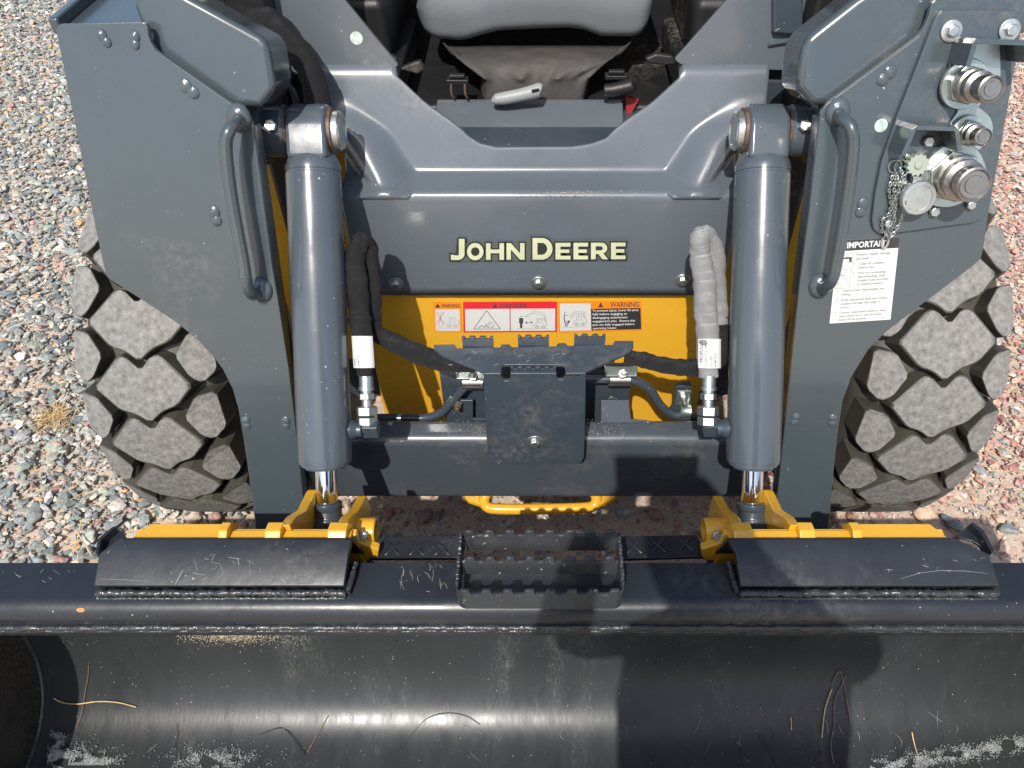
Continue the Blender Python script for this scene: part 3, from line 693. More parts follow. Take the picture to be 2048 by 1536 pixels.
def serr(u0, u1, y, zb, zt, n, th=.005, depth=.005):
    a = aty(u0, 690, y).x; b = aty(u1, 690, y).x; pts = [(a, zb), (b, zb), (b, zt)]
    for k in range(n):
        c = b - (b - a) * (k + .5 + .0) / n; w_ = (b - a) / n * .28
        pts += [(c + w_, zt), (c + w_ * .4, zt - depth), (c - w_ * .4, zt - depth), (c - w_, zt)]
    pts.append((a, zt)); return [V((px_, y, pz)) for px_, pz in pts], V((0, th, 0))
for u0, u1, v0 in ((925, 987, 694), (1036, 1098, 692), (1148, 1210, 690)):
    yb = onp(u0, v0, CT).y; zt = aty(u0, v0 - 19, yb).z
    p, vv = serr(u0, u1, yb, zf - .003, zt, 3); g = G(); g.prism(p, vv); g.obj('serrated_tread', GREYD, pl, bevel=.0006)
yb = onp(1070, 742, CT).y; p, vv = serr(1020, 1113, yb + .004, zf - .012, zf + .003, 5, .005, .004); g = G(); g.prism(p, vv); g.obj('serrated_tread', GREYD, pl, bevel=.0006)
bolt(pl, onp(1070, 882, CP), (0, -1, 0), 1.15, 'w')
# tube line clamps, pipes and clips
def pipe(pts, r, ys, name, m, parent=LO, **k):
    g = G(); P = [aty(u, v, y) for (u, v), y in zip(pts, ys)]; g.tube(P, r, 14, smooth=6); return g.obj(name, m, parent, **k)
pipe([(975, 758), (950, 762), (928, 776), (905, 802), (880, 827), (848, 836), (800, 836), (755, 836)], .0078, [.93] * 8, 'steel_pipe', GREYD)
pipe([(1160, 757), (1220, 758), (1268, 761), (1298, 778), (1322, 812), (1345, 829), (1375, 833), (1405, 833)], .0078, [.93] * 8, 'steel_pipe', GREYD)
for u, v, sgn in ((946, 750, -1), (1240, 745, 1)):
    c = aty(u, v + 14, .93)
    g = G(); g.lathe(c - V((.018, 0, 0)), (1, 0, 0), [(0, .0115), (.036, .0115)], 20); g.box(c + V((0, .006, -.006)), (.04, .014, .022)); cl = g.obj('pipe_clamp', STEEL, LO, bevel=.001)
    g = G(); cz = c + V((0, .004, .016)); g.box(cz, (.052, .026, .003)); g.box(cz + V((-.026, 0, .003)), (.003, .018, .010)); g.box(cz + V((.026, 0, .003)), (.003, .018, .010)); g.obj('clamp_plate', ZINCL, cl, bevel=.0006)
    bolt(cl, cz + V((.002, -.008, .001)), (0, -.65, .75), 1.2, 's')
for u, v, rst in ((912, 808, True), (1230, 808, False)):
    c = aty(u, v, .925)
    g = G(); R = Matrix.Rotation(.5, 3, 'Y'); g.box(c + V((-.006, 0, .008)), (.016, .003, .018), R); g.box(c, (.020, .003, .016), R)
    cl = g.obj('clip', ZINCL, LO, bevel=.0015)
    g = G(); g.lathe(c + V((.003, -.002, -.003)), (0, -1, .2), [(0, .006), (.004, .006), (.0045, .0038), (.011, .0036), (.0118, .0025)], 12); g.obj('clip_stud', RUST if rst else ZINC, cl)
# small bent feet on the tube
for poly, pln in (([(893, 840), (893, 874), (972, 874), (972, 840), (946, 838), (946, 801), (918, 801), (905, 815), (893, 815)], plane((0, .93, .55), (0, -1, 0))),
                  ([(1202, 838), (1202, 800), (1258, 800), (1262, 838), (1300, 842), (1310, 860), (1304, 886), (1291, 889), (1286, 871), (1256, 868), (1253, 889), (1240, 889), (1234, 879), (1200, 871)], plane((0, .9, .56), (0, -.8, .6)))):
    g = G(); g.prism([onp(u, v, pln) for u, v in poly], pln[1] * -.005); g.obj('hose_bracket', GREYD, LO, bevel=.001)
g = G(); g.prism([aty(u, v, .945) for u, v in ((1350, 770), (1383, 768), (1385, 812), (1372, 836), (1350, 836), (1338, 822), (1348, 806))], V((0, .008, 0))); cb = g.obj('clamp_bracket', GREYD, LO, bevel=.002)
c = aty(1367, 792, .94); bolt(cb, c, (0, -1, .1), 1.1, 's'); g = G(); g.box(c + V((0, 0, -.004)), (.024, .003, .036)); g.obj('clamp_strap', ZINCL, cb, bevel=.001)
c = aty(1370, 822, .93); g = G(); g.lathe(c - V((.010, 0, 0)), (1, 0, 0), [(0, .0105), (.001, .0135), (.005, .0125), (.015, .0125), (.019, .0135), (.020, .0105)], 20); g.obj('p_clamp', ZINCL, cb)

# ---- hoses with sleeves
def sleeve(px, ws, Ds, m, name, label=None, dd=.05):
    g = G(); P = []; R = []
    for (u, v), w_, D in zip(px, ws, Ds): D -= dd; P.append(atD(u, v, D)); R.append(w_ / 2 * D / F)
    g.tube(P, R, 22, smooth=14)
    rnd = random.Random(len(px) + int(px[0][0])); n = len(g.v) // 22; off = [rnd.uniform(-1, 1) for _ in range(n + 3)]
    for i in range(n):          # soft gathers in the cloth
        k = 1 + .035 * (off[i] + off[i + 1] + off[i + 2]) * .6 + .02 * math.sin(i * .8) - (.06 if off[i] > .8 else 0)
        c = sum((V(g.v[i * 22 + j]) for j in range(22)), V()) / 22
        for j in range(22):
            kk = k + .05 * math.sin(j * 2 * math.pi / 22 * 3 + i * .21) + .03 * math.sin(j * .57 * 2 + i * .5); g.v[i * 22 + j] = tuple(c + (V(g.v[i * 22 + j]) - c) * kk)
    return g.obj(name, m, LO, smooth=80, label=label)
sleeve([(730, 752), (728, 700), (722, 655), (718, 610), (712, 560), (711, 515), (716, 492), (726, 484), (738, 500), (744, 560), (746, 620), (750, 660), (772, 678), (820, 700), (870, 720), (905, 728), (950, 733)],
       [30, 38, 45, 42, 45, 42, 38, 38, 34, 34, 32, 32, 36, 40, 40, 30, 26], [1.215, 1.215, 1.212, 1.21, 1.205, 1.20, 1.195, 1.20, 1.212, 1.225, 1.235, 1.24, 1.243, 1.245, 1.25, 1.25, 1.25], CLOTHB, 'hydraulic_hose', 'hose in black nylon sleeve')
sleeve([(1417, 755), (1416, 700), (1413, 650), (1411, 600), (1406, 550), (1400, 505), (1398, 482), (1404, 470), (1416, 474), (1427, 500), (1432, 545), (1436, 600), (1440, 650)],
       [36, 46, 46, 46, 44, 42, 40, 38, 38, 40, 40, 36, 34], [1.215, 1.212, 1.21, 1.205, 1.20, 1.195, 1.19, 1.195, 1.205, 1.215, 1.225, 1.235, 1.238], CLOTHW, 'hydraulic_hose', 'hose in silver grey nylon sleeve')
sleeve([(1440, 635), (1441, 650), (1441, 665), (1441, 685), (1436, 715), (1415, 730), (1370, 736), (1320, 728), (1285, 720), (1250, 714)],
       [30, 34, 36, 36, 40, 38, 34, 32, 32, 28], [1.238, 1.238, 1.238, 1.238, 1.238, 1.238, 1.24, 1.245, 1.25, 1.25], CLOTHB, 'hydraulic_hose', 'black sleeve of the right hose running to the centre clamp')
sleeve([(400, -40), (455, 2), (520, 32), (572, 70), (606, 118), (628, 170), (638, 225), (640, 262)], [50] * 8, [1.13, 1.12, 1.11, 1.11, 1.12, 1.13, 1.15, 1.2], CLOTHB, 'hydraulic_hose', 'black sleeved hose arching over the left cylinder', 0)
for ud, side in ((732, -1), (1418, 1)):     # crimped fitting and swivel nuts
    g = G(); top = atD(ud - 2 * side * 0, 752, 1.16); bot = atD(ud + 3 * (-side), 848, 1.165); ax = (bot - top).normalized(); L_ = (bot - top).length
    g.lathe(top, ax, [(0, .0105), (.016, .0105), (.0165, .012), (.022, .012), (.0225, .009), (.026, .009)], 24); ft = g.obj('hose_fitting', ZINCL, LO)
    for h0, h1, r in ((.026, .036, .0125), (.046, .060, .0165), (.062, .075, .0155)):
        g = G(); g.lathe(top, ax, [(h0, r * .93), (h0 + .0012, r), (h1 - .0012, r), (h1, r * .93)], 6); g.obj('hex_nut', ZINCL, ft, bevel=.0005)
    g = G(); g.lathe(top, ax, [(.03, .008), (.05, .008)], 16); g.obj('swivel_neck', ZINC, ft)
# labels sewn on the sleeves
def wrap_label(u, v0, v1, w_, D0, D1, lines, rev=False):
    a = atD(u, v0, D0); b = atD(u + 4 * (1 if u < 1000 else 0), v1, D1); r = w_ / 2 * D0 / F + .0042; ax = (b - a); ft = V((0, -cs, sn)); X = V((1, 0, 0)); n_ = ax.normalized(); ft = (ft - n_ * ft.dot(n_)).normalized()
    f = lambda s, t, h=0: a + ax * t + (X * math.sin(math.radians(-58 + 116 * s)) + ft * math.cos(math.radians(-58 + 116 * s))) * (r + h)
    g = G(); N_ = 12; vs = [f(i / N_, j) for j in (0, 1) for i in range(N_ + 1)]
    g.add(vs, [(i, i + 1, N_ + 2 + i, N_ + 1 + i) for i in range(N_)]); o = g.obj('hose_label', DECW, LO, recalc=False)
    g = G()
    for st, s0, t0, t1, sz in lines:
        vv, fs = glyphs(st, .01); g.add([f(s0 + b_ * sz, t1 - a_ * (t1 - t0), .0004) for a_, b_ in [(x_, 1 - y_) for x_, y_ in vv]] if False else [f(s0 - b_ * sz + sz, t1 - a_ * (t1 - t0), .0004) for a_, b_ in vv], fs)
    if g.v: g.obj('lettering', INK, o, smooth=0, recalc=False)
wrap_label(1416, 678, 736, 42, 1.163, 1.165, [('PROPULSE', .08, .1, .80, .13), ('AT309071 Rev. C', .28, .25, .95, .09), ('22184', .45, .6, .95, .09), ('4180 P.S.I.', .62, .45, .95, .09)])
wrap_label(727, 672, 735, 38, 1.162, 1.165, [('4780 P.S.I.', .30, .55, .95, .09), ('(3296)', .12, .7, .95, .08)])

# ---- coupler mounting plate on the right arm
cpn = [(1872, 33), (1828, 147), (1793, 235), (1763, 323), (1750, 390), (1744, 440), (1747, 458), (1758, 468), (1775, 469), (1945, 446), (1964, 438), (1974, 424), (1984, 380), (2026, 150), (2042, 34), (2030, 20), (1884, 20)]
g = G(); g.prism([onp(u, v, A, .007) for u, v in cpn], nA * -.0065); cp = g.obj('coupler_plate', GREY, LO, bevel=.0014)
AP = (A[0] + nA * .0075, nA)
g = G()     # zinc retaining strip: three lobes
lob = []
def circle(u, v, r, a0, a1, n=12): return [(u + r * math.cos(math.radians(a0 + (a1 - a0) * k / n)), v + r * math.sin(math.radians(a0 + (a1 - a0) * k / n))) for k in range(n + 1)]
poly = [(1922, 84), (2000, 86), (2002, 130)] + circle(1950, 155, 52, 0, 75, 8) + [(1958, 214)] + circle(1945, 256, 42, -60, 60, 8) + [(1960, 300)] + circle(1918, 342, 55, -50, 200, 16) + [(1885, 300), (1905, 283)] + circle(1936, 256, 36, 140, 200, 5) + [(1915, 225), (1920, 205), (1902, 186)] + [(1894, 160), (1900, 128)]
g.prism([onp(u, v, AP, .0035) for u, v in poly], nA * -.0035); g.obj('retaining_strip', ZINCL, cp, bevel=.001)
def coupler(u, v, r, Ls, label):
    c = onp(u, v, AP, .004); k = r
    g = G(); g.lathe(c, nA, [(0, 1.22 * k), (.003, 1.3 * k), (.006, 1.25 * k)], 40); q = g.obj('quick_coupler', ZINCL, cp, label=label)
    g = G(); g.lathe(c, nA, [(.005, 1.06 * k), (.012, 1.06 * k), (.014, k)], 6); g.obj('coupler_nut', ZINCL, q, bevel=.0012)
    g = G(); g.lathe(c, nA, [(.012, .86 * k), (.4 * Ls, .86 * k), (.42 * Ls, .74 * k), (.5 * Ls, .74 * k), (.52 * Ls, .80 * k), (.62 * Ls, .80 * k), (.66 * Ls, .58 * k), (.78 * Ls, .58 * k), (.80 * Ls, .66 * k), (Ls, .66 * k), (Ls + .001, .58 * k), (Ls - .001, .52 * k), (Ls - .001, .36 * k), (Ls + .0005, .34 * k)], 40); g.obj('coupler_body', STEEL, q)
coupler(1926, 168, .0235, .068, 'upper flat face hydraulic coupler')
coupler(1930, 264, .0165, .046, 'small middle case drain coupler')
coupler(1900, 350, .033, .064, 'large lower hydraulic coupler')
def guard(pts, dep, name='coupler_guard'):
    g = G(); P = [onp(u, v, AP) for u, v in pts]; t = []
    n = len(P); inner = []
    cen = sum(P, V()) / n
    for i, p in enumerate(P): 
        a = P[max(i - 1, 0)]; b = P[min(i + 1, n - 1)]; tt = (b - a).normalized(); inner.append(p + tt.cross(nA) * .006)
    for i in range(n - 1):
        q = [P[i], P[i + 1], inner[i + 1], inner[i]]; d0 = dep if 0 < i < n - 2 else dep
        g.prism(q, nA * d0)
    g.obj(name, GREY, cp, bevel=.0008, weld=True)
guard([(1893, 128), (1906, 84), (1914, 74), (2014, 78), (2020, 86), (2023, 118)], .048)
guard([(1775, 300), (1795, 250), (1805, 242), (1880, 244), (1888, 252), (1893, 290)], .042)
for u, v, r in ((1902, 62, 1.05), (2018, 60, 1.05), (1854, 282, 1.0), (1866, 422, 1.0), (1939, 409, .9), (1774, 446, .8), (1813, 312, .55), (1840, 312, .5)): bolt(cp, onp(u, v, AP), nA, r, 'w' if r > 1 else 'h')
# dust cap with lid, grey toothed knob
c = onp(1822, 388, AP); g = G(); g.lathe(c, nA, [(0, .020), (.016, .020), (.018, .023), (.024, .023), (.026, .0215), (.0262, .017), (.0245, .0165)], 44); dc = g.obj('socket_cap', ZINC, cp)
g = G(); g.box(c + upA * .022 + XA * -.006 + nA * .018, (.012, .010, .010), RA); g.obj('cap_hinge', ZINCL, dc, bevel=.001)
c = onp(1826, 326, AP); g = G(); pts = []
for k in range(52):
    r = .0145 if (k % 4) < 2 else .0125; a = 2 * math.pi * k / 52; pts.append(c + nA * .004 + (XA * math.cos(a) + upA * math.sin(a)) * r)
g.prism(pts, nA * .012); g.lathe(c, nA, [(.012, .005), (.018, .005), (.0185, .004)], 18); g.obj('toothed_knob', KNOB, cp, bevel=.0006)
# key ring and safety chains
g = G(); c = onp(1790, 333, AP, .004); 
for dx in (0, .008): g.tube([c + XA * dx + (XA * math.cos(a) + upA * math.sin(a)) * .0085 for a in [2 * math.pi * k / 20 for k in range(21)]], .0007, 6)
ch = g.obj('key_ring', ZINCL, cp)
def chain(pts, link=.0052, heavy=1):
    P = [onp(u, v, AP, h) for u, v, h in pts]; g = G(); path = []
    for i in range(len(P) - 1):
        n_ = max(2, int((P[i + 1] - P[i]).length / .0006))
        path += [P[i].lerp(P[i + 1], k / n_) for k in range(n_)]
    acc = 0; last = path[0]; k = 0
    for p, q in zip(path, path[1:]):
        acc += (q - p).length
        if acc > link * .78:
            d_ = (q - last).normalized(); m_ = (q + last) / 2; s_ = d_.cross(nA).normalized() if k % 2 else (nA + d_.cross(nA) * .3).normalized()
            g.tube([m_ + d_ * math.cos(a) * link * .62 + s_ * math.sin(a) * link * .34 for a in [2 * math.pi * j / 8 for j in range(9)]], .0007 * heavy, 5, cap=False)
            last = q; acc = 0; k += 1
    g.obj('chain', ZINCL, ch)
chain([(1787, 345, .004), (1778, 380, .006), (1783, 420, .004), (1772, 462, .003), (1768, 478, .002)])
chain([(1790, 345, .006), (1788, 390, .008), (1778, 430, .006), (1764, 440, .004), (1764, 470, .002)])
chain([(1793, 345, .006), (1798, 380, .010), (1786, 410, .008), (1790, 440, .006), (1776, 480, .002)])
chain([(1800, 335, .008), (1806, 352, .010), (1796, 390, .010), (1789, 425, .008)])
chain([(1815, 344, .014), (1798, 372, .012), (1792, 400, .010), (1788, 430, .008), (1772, 470, .003)], .0058)
chain([(1812, 404, .026), (1808, 425, .016), (1800, 445, .006), (1786, 470, .003), (1774, 482, .002)], .0062, 1.2)
g = G(); c = onp(1770, 484, A, .004); g.tube([c + XA * math.cos(a) * .0045 + upA * math.sin(a) * .009 for a in [2 * math.pi * k / 16 for k in range(17)]], .0015, 8); g.obj('snap_ring', PLGREY, ch)

# ---- quick coupler frames (yellow), one per side
for s_ in (-1, 1):
    m_ = lambda x: s_ * x
    XX = V((1, 0, 0))
    g = G()
    def xprism(yz, x, th): g.prism([V((m_(x), y, z)) for y, z in yz], XX * (s_ * th))
    zc_ = .653
    g.prism([V((m_(.255), .575, zc_)), V((m_(.555), .575, zc_)), V((m_(.535), .612, zc_ - .006)), V((m_(.43), .612, zc_ - .006)), V((m_(.42), .600, zc_ - .004)), V((m_(.255), .600, zc_ - .004))], V((0, 0, -.010)))
    g.box((m_(.40), .60, .60), (.30, .010, .09))
    fr = g.obj('coupler_frame', YEL, LO, bevel=.0015)
    for x, w2 in ((.425, .013), (.358, .022), (.272, .026)):
        g = G(); g.prism([V((m_(x - w2 / 2), y, z)) for y, z in ((.578, zc_ + .002), (.590, zc_ + .010), (.606, zc_ + .006), (.622, zc_ - .02), (.578, zc_ - .02))], XX * s_ * w2); g.obj('coupler_rib', YEL, fr, bevel=.002)
    for x, tip in ((.338, (.712, .594)), (.262, (.705, .588))):
        g = G(); g.prism([V((m_(x), y, z)) for y, z in ((.60, .66), (.625, .645), (.66, .612), (tip[0] - .010, tip[1] + .004), (tip[0], tip[1] - .002), (tip[0] + .004, tip[1] - .03), (.70, .50), (.60, .50))], XX * s_ * .014); g.obj('coupler_ear', YEL, fr, bevel=.002)
    g = G(); c = V((m_(.262), .630, .602)); g.lathe(c, (-s_, 0, 0), [(0, .0195), (.026, .0195), (.028, .018), (.028, .0145), (.020, .0140)], 32); bs = g.obj('pin_sleeve', YEL, fr)
    g = G(); g.lathe(c, (-s_, 0, 0), [(0, .0138), (.023, .0138)], 24); g.obj('pin', STEEL, fr)
    g = G(); g.prism([V((m_(.262), .60, .625)), V((m_(.226), .60, .600)), V((m_(.232), .598, .575)), V((m_(.268), .598, .575))], V((0, .012, 0))); g.obj('sleeve_gusset', YEL, fr, bevel=.002)
    nb = V((0, -.75, .66)).normalized(); bolt(fr, c + V((m_(-.014), 0, 0)) + nb * .0192, nb, 1.1, 'h')
# yellow tie bar low on the body, and the two folded cross plates with embossed crosses
zt_ = .30
pl_ = plane((0, 1.0, .3), (0, 0, 1))
def tb(u, v, z): return atz(u, v, z)
g = G(); g.tube([tb(975, 985, .34), tb(968, 1000, .33), tb(975, 1014, .32), tb(1000, 1018, .32), tb(1080, 1018, .32), tb(1158, 1016, .32), tb(1186, 1012, .32), tb(1193, 998, .33), tb(1188, 984, .34)], .0105, 16, smooth=6); g.obj('tie_bar', YEL, LO)
for q in (((915, 975), (935, 1000), (965, 1010), (975, 985), (985, 970)), ((1170, 970), (1188, 985), (1195, 1010), (1225, 1000), (1250, 975))):
    g = G(); g.prism([atz(u, v, .33) for u, v in q], V((0, 0, -.012))); g.obj('tie_bar_lug', YEL, LO, bevel=.003)
for s_, quad in ((-1, ((772, 1073), (918, 1071), (916, 1116), (738, 1117))), (1, ((1240, 1072), (1392, 1069), (1420, 1113), (1244, 1118)))):
    g = G(); q = [atz(u, v, .585) for u, v in quad]; 
    if 1: g.prism(q, V((0, 0, -.006)))
    else:
        a, b, c, d_ = q; m1 = a.lerp(d_, .42) + V((0, 0, .004)); m2 = b.lerp(c, .42) + V((0, 0, .004)); lo = V((0, 0, -.016))
        g.prism([a + lo * .2, b + lo * .2, m2, m1], V((0, 0, -.006))); g.prism([m1, m2, c + lo, d_ + lo], V((0, 0.0, -.006)))
    st = g.obj('tread_plate', BLACK, LO, bevel=.0012)
    for (u, v) in ((1268, 1092), (1316, 1091), (1371, 1088)) if s_ > 0 else ((786, 1096), (835, 1096), (885, 1096)):
        g = G(); c = atz(u, v, .5855)
        for a in (.85, -.85): g.ell(c, Matrix.Rotation(a, 3, 'Z'), (.0155, .0030, .0022), 12, 6)
        g.obj('embossed_cross', BLACK, st)

# ---- front tyres
WC = V((0, 1.30, .405)); RB = .372; RT = .402
def rtop(x): a = abs(x); return RT - (0 if a < .065 else ((a - .065) / .07) ** 2 * .030)
def lug_mesh(name, pts, hb):
    g = G(); n_ = len(pts); cx = sum(p[0] for p in pts) / n_; cy = sum(p[1] for p in pts) / n_
    def pos(x, s, r): an = s / RT; return V((x, -r * math.cos(an), r * math.sin(an)))
    top = [pos(x, s, rtop(x)) for x, s in pts]; top_in = [pos(cx + (x - cx) * .955, cy + (s - cy) * .955, rtop(cx + (x - cx) * .955) + .0012) for x, s in pts]
    bot = [pos(cx + (x - cx) * 1.09, cy + (s - cy) * 1.09, rtop(x) - hb) for x, s in pts]
    vs = top_in + top + bot; fs = [tuple(range(n_))]
    for i in range(n_):
        j = (i + 1) % n_; fs.append((i, j, n_ + j, n_ + i)); fs.append((n_ + i, n_ + j, 2 * n_ + j, 2 * n_ + i))
    g.add(vs, fs); me = bpy.data.meshes.new(name); me.from_pydata(g.v, [], g.f)
    bm = bmesh.new(); bm.from_mesh(me); bmesh.ops.recalc_face_normals(bm, faces=bm.faces); bm.to_mesh(me); bm.free()
    me.materials.append(RUBBER); me.materials.append(TREAD)
    me.polygons[0].material_index = 1
    return me
def soft(pts, r=.12):
    out = []
    n_ = len(pts)
    for i in range(n_):
        a, b, c = V(pts[i - 1]), V(pts[i]), V(pts[(i + 1) % n_]); out += [tuple(b.lerp(a, min(.3, .006 / max((a - b).length, 1e-6)))), tuple(b.lerp(c, min(.3, .006 / max((c - b).length, 1e-6))))]
    return out
CL = soft([(-.088, 0), (-.038, .058), (-.024, .058), (.001, .033), (.022, .060), (.038, .060), (.088, .003), (.056, -.035), (.027, -.047), (0, -.071), (-.024, -.052), (-.048, -.045)])
SL = soft([(.066, 0), (.092, .040), (.128, .046), (.134, -.030), (.110, -.052), (.090, -.040)])
CL = [(a * .98, b * .965) for a, b in CL]; SL = [(a * .93, b * 1.0) for a, b in SL]
me_c = lug_mesh('centre_lug', CL, .036); me_r = lug_mesh('shoulder_lug', SL, .05); me_l = lug_mesh('shoulder_lug', [(-x, s) for x, s in SL][::-1], .05)
NL = 22
for s_ in (-1, 1):
    c = V((-.688 if s_ < 0 else .698, WC.y, WC.z)); g = G()
    g.lathe(c, (1, 0, 0), [(-.09, .20), (-.105, .215), (-.120, .25), (-.132, .29), (-.130, .32), (-.118, .343), (-.09, .358), (-.04, RB), (.04, RB), (.09, .358), (.118, .343), (.130, .32), (.132, .29), (.120, .25), (.105, .215), (.09, .20)], 72)
    ty = g.obj('front_tyre', RUBBER, LO, smooth=60, label='chunky dusty black tyre at the front %s corner' % ('left' if s_ < 0 else 'right'))
    g = G(); g.lathe(c, (1, 0, 0), [(-.10, .205), (-.09, .19), (-.03, .17), (-.02, .05), (.02, .05), (.03, .17), (.09, .19), (.10, .205)], 48); g.obj('rim', YEL, ty, smooth=40)
    for k in range(NL):
        for me, ph_ in ((me_c, 0), (me_l, .5), (me_r, .5)):
            o = bpy.data.objects.new(me.name.split('.')[0], me); COL.objects.link(o); o.parent = ty
            o.matrix_local = Matrix.Translation(c) @ Matrix.Rotation(2 * math.pi * (k + ph_ + (.405 if s_ < 0 else .71)) / NL, 4, 'X')
for s_ in (-1, 1):      # rear tyres, plain carcasses hidden behind the front ones
    c = V((s_ * .700, 2.42, WC.z)); g = G()
    g.lathe(c, (1, 0, 0), [(-.10, .20), (-.135, .25), (-.150, .30), (-.148, .36), (-.12, .39), (.12, .39), (.148, .36), (.150, .30), (.135, .25), (.10, .20)], 60)
    ty = g.obj('rear_tyre', RUBBER, LO, smooth=60); g = G(); g.lathe(c, (1, 0, 0), [(-.1, .2), (.1, .2)], 36); g.obj('rim', YEL, ty)

# ---- cab: side panels, floor, seat
PU = plane((0, 1.187, ztop), (0, -1, .12)); PU = (V((0, 1.187, ztop + .012)), V((0, -1, .12)).normalized())
g = G(); g.prism([onp(u, v, PU) for u, v in ((796, 130), (792, 137), (654, 153), (570, 148), (548, 96), (470, -60), (655, -60), (690, 0))], V((0, .006, 0))); sp = g.obj('cab_side_panel', GREYH, LO, bevel=.0015)
disc(713, 76, (PU[0], PU[1]), .0095, HOLO, sp, 'round_sticker')
g = G(); g.prism([onp(u, v, PU) for u, v in ((1350, 118), (1353, 124), (1362, 129), (1500, 139), (1590, 142), (1660, 120), (1680, -60), (1500, -60), (1454, 0))], V((0, .006, 0))); sp2 = g.obj('cab_side_panel', GREYH, LO, bevel=.0015)
g = G(); g.prism([onp(u, v, PU, .012) for u, v in ((1546, -60), (1546, 68), (1606, 72), (1610, -60))], V((0, .012, 0))); g.obj('cab_post', GREYD, sp2, bevel=.004)
g = G(); a_, b_ = onp(1536, 88, PU, .002), onp(1596, 78, PU, .002); g.tube([a_, b_], .004, 8); g.obj('weld_bead', GWELD, sp2)
for u0, u1 in ((560, 690), (1480, 1610)):
    g = G(); p = onp((u0 + u1) / 2, 155, PU, -.02); g.box(p + V((0, .06, -.05)), (.16, .12, .10)); g.obj('hood_side_filler', GREYD, LO, bevel=.01)
g = G(); g.tube([atD(560, 168, 1.18), atD(578, 175, 1.19), atD(590, 195, 1.2), atD(592, 230, 1.22)], .006, 12, smooth=6); g.obj('steel_pipe', GREYD, LO)
g = G()     # floor sill
g.prism([V((0 - .2, y, z)) for y, z in ((1.30, .80), (1.365, .832), (1.425, .862), (1.437, .866), (1.446, .866), (1.446, .6), (1.30, .6))], V((.36, 0, 0)))
fp = g.obj('cab_floor_panel', GREYH, LO, bevel=.004)
g = G(); g.box((0, 1.30, .802), (.5, .12, .012)); g.box((0, 1.35, .815), (.5, .016, .016)); g.box((0, 1.28, .812), (.5, .01, .01)); g.obj('floor_ridges', DARK, LO, bevel=.002)
g = G(); g.box((0, 1.9, .80), (1.0, .9, .10)); g.box((-.42, 1.75, 1.15), (.06, 1.2, .9)); g.box((.42, 1.75, 1.15), (.06, 1.2, .9)); g.box((0, 2.35, 1.2), (.9, .06, 1.0)); g.box((-.33, 1.45, .90), (.14, .5, .06)); g.box((.33, 1.45, .90), (.14, .5, .06)); g.obj('cab_interior', DARK, LO, bevel=.01)
# cab frame above the picture (roof and posts), seen only from elsewhere
g = G()
for s_ in (-1, 1): g.box((s_ * .43, 1.30, 1.62), (.06, .07, .9)); g.box((s_ * .43, 2.32, 1.55), (.06, .07, 1.0))
g.box((0, 1.85, 2.07), (.94, 1.2, .05)); g.obj('cab_frame', DARK, LO, bevel=.01)
# seat cushion: lofted pillow with a dip in the lower edge
def seat():
    g = G(); nu, nv = 64, 26; X0, X1 = -.245, .235; yF = 1.56
    def low(x):        # lower outline in photo px
        u = CX + x / ((X1 - X0)) * 487 * 1.0
        return float(np.interp(u, [825, 835, 850, 880, 920, 938, 960, 1000, 1075, 1140, 1170, 1190, 1210, 1270, 1290, 1303, 1312], [20, 60, 80, 88, 91, 89, 82, 72, 68, 66, 69, 76, 83, 84, 78, 60, 20]))
    for i in range(nu + 1):
        t = i / nu; x = X0 + (X1 - X0) * t; ed = min(t, 1 - t)
        rnd = 1 - (max(0, .09 - ed) / .09) ** 2.2
        zl = aty(1080, low(x + .005), yF).z
        prof = []
        for j in range(nv + 1):
            s = j / nv; 
            if s < .25: a = s / .25 * math.pi / 2; y = yF + .035 * (1 - math.sin(a)); z = zl + .03 * (1 - math.cos(a))
            elif s < .5: a = (s - .25) / .25; y = yF - .006 * math.sin(a * math.pi); z = zl + .03 + .075 * a * rnd
            elif s < .75: a = (s - .5) / .25 * math.pi / 2; y = yF + .06 * (1 - math.cos(a)); z = zl + .03 + (.075 + .045 * math.sin(a)) * rnd
            else: a = (s - .75) / .25; y = yF + .06 + .36 * a; z = zl + .03 + .12 * rnd - .01 * math.sin(a * math.pi)
            y += (1 - rnd) * .05
            prof.append((x, y, z))
        g.v += prof
    for i in range(nu):
        for j in range(nv): a = i * (nv + 1) + j; g.f.append((a, a + nv + 1, a + nv + 2, a + 1))
    for i in (0, nu): g.f.append(tuple(range(i * (nv + 1), (i + 1) * (nv + 1))))
    return g.obj('seat_cushion', VINYL, LO, smooth=60)
seat()
g = G(); nu = 40
top_ = [(878, 92), (1265, 92)]; 
rows = [(1.60, 90, 874, 1272), (1.52, 108, 884, 1264), (1.47, 120, 896, 1246), (1.455, 142, 928, 1214), (1.45, 158, 955, 1190), (1.452, 161, 960, 1188), (1.448, 196, 958, 1178), (1.448, 204, 958, 1178)]
for k, (y, v, u0, u1) in enumerate(rows):
    for i in range(nu + 1):
        t = i / nu; u = u0 + (u1 - u0) * t; p = aty(u, v, y)
        edge_ = max(0, abs(t - .5) * 2 - .86) / .14
        p.y += edge_ ** 2 * .05 + .006 * math.sin(t * 19 + k) * (1 if 0 < k < 5 else 0) + .004 * math.sin(t * 43 + 2 * k) * (1 if 1 < k < 5 else 0)
        g.v.append(tuple(p))
for k in range(len(rows) - 1):
    for i in range(nu): a = k * (nu + 1) + i; g.f.append((a, a + 1, a + nu + 2, a + nu + 1))
o = g.obj('seat_bellows', FABRIC, LO, smooth=70); m = o.modifiers.new('s', 'SUBSURF'); m.levels = 1; m.render_levels = 1
m = o.modifiers.new('t', 'SOLIDIFY'); m.thickness = .003
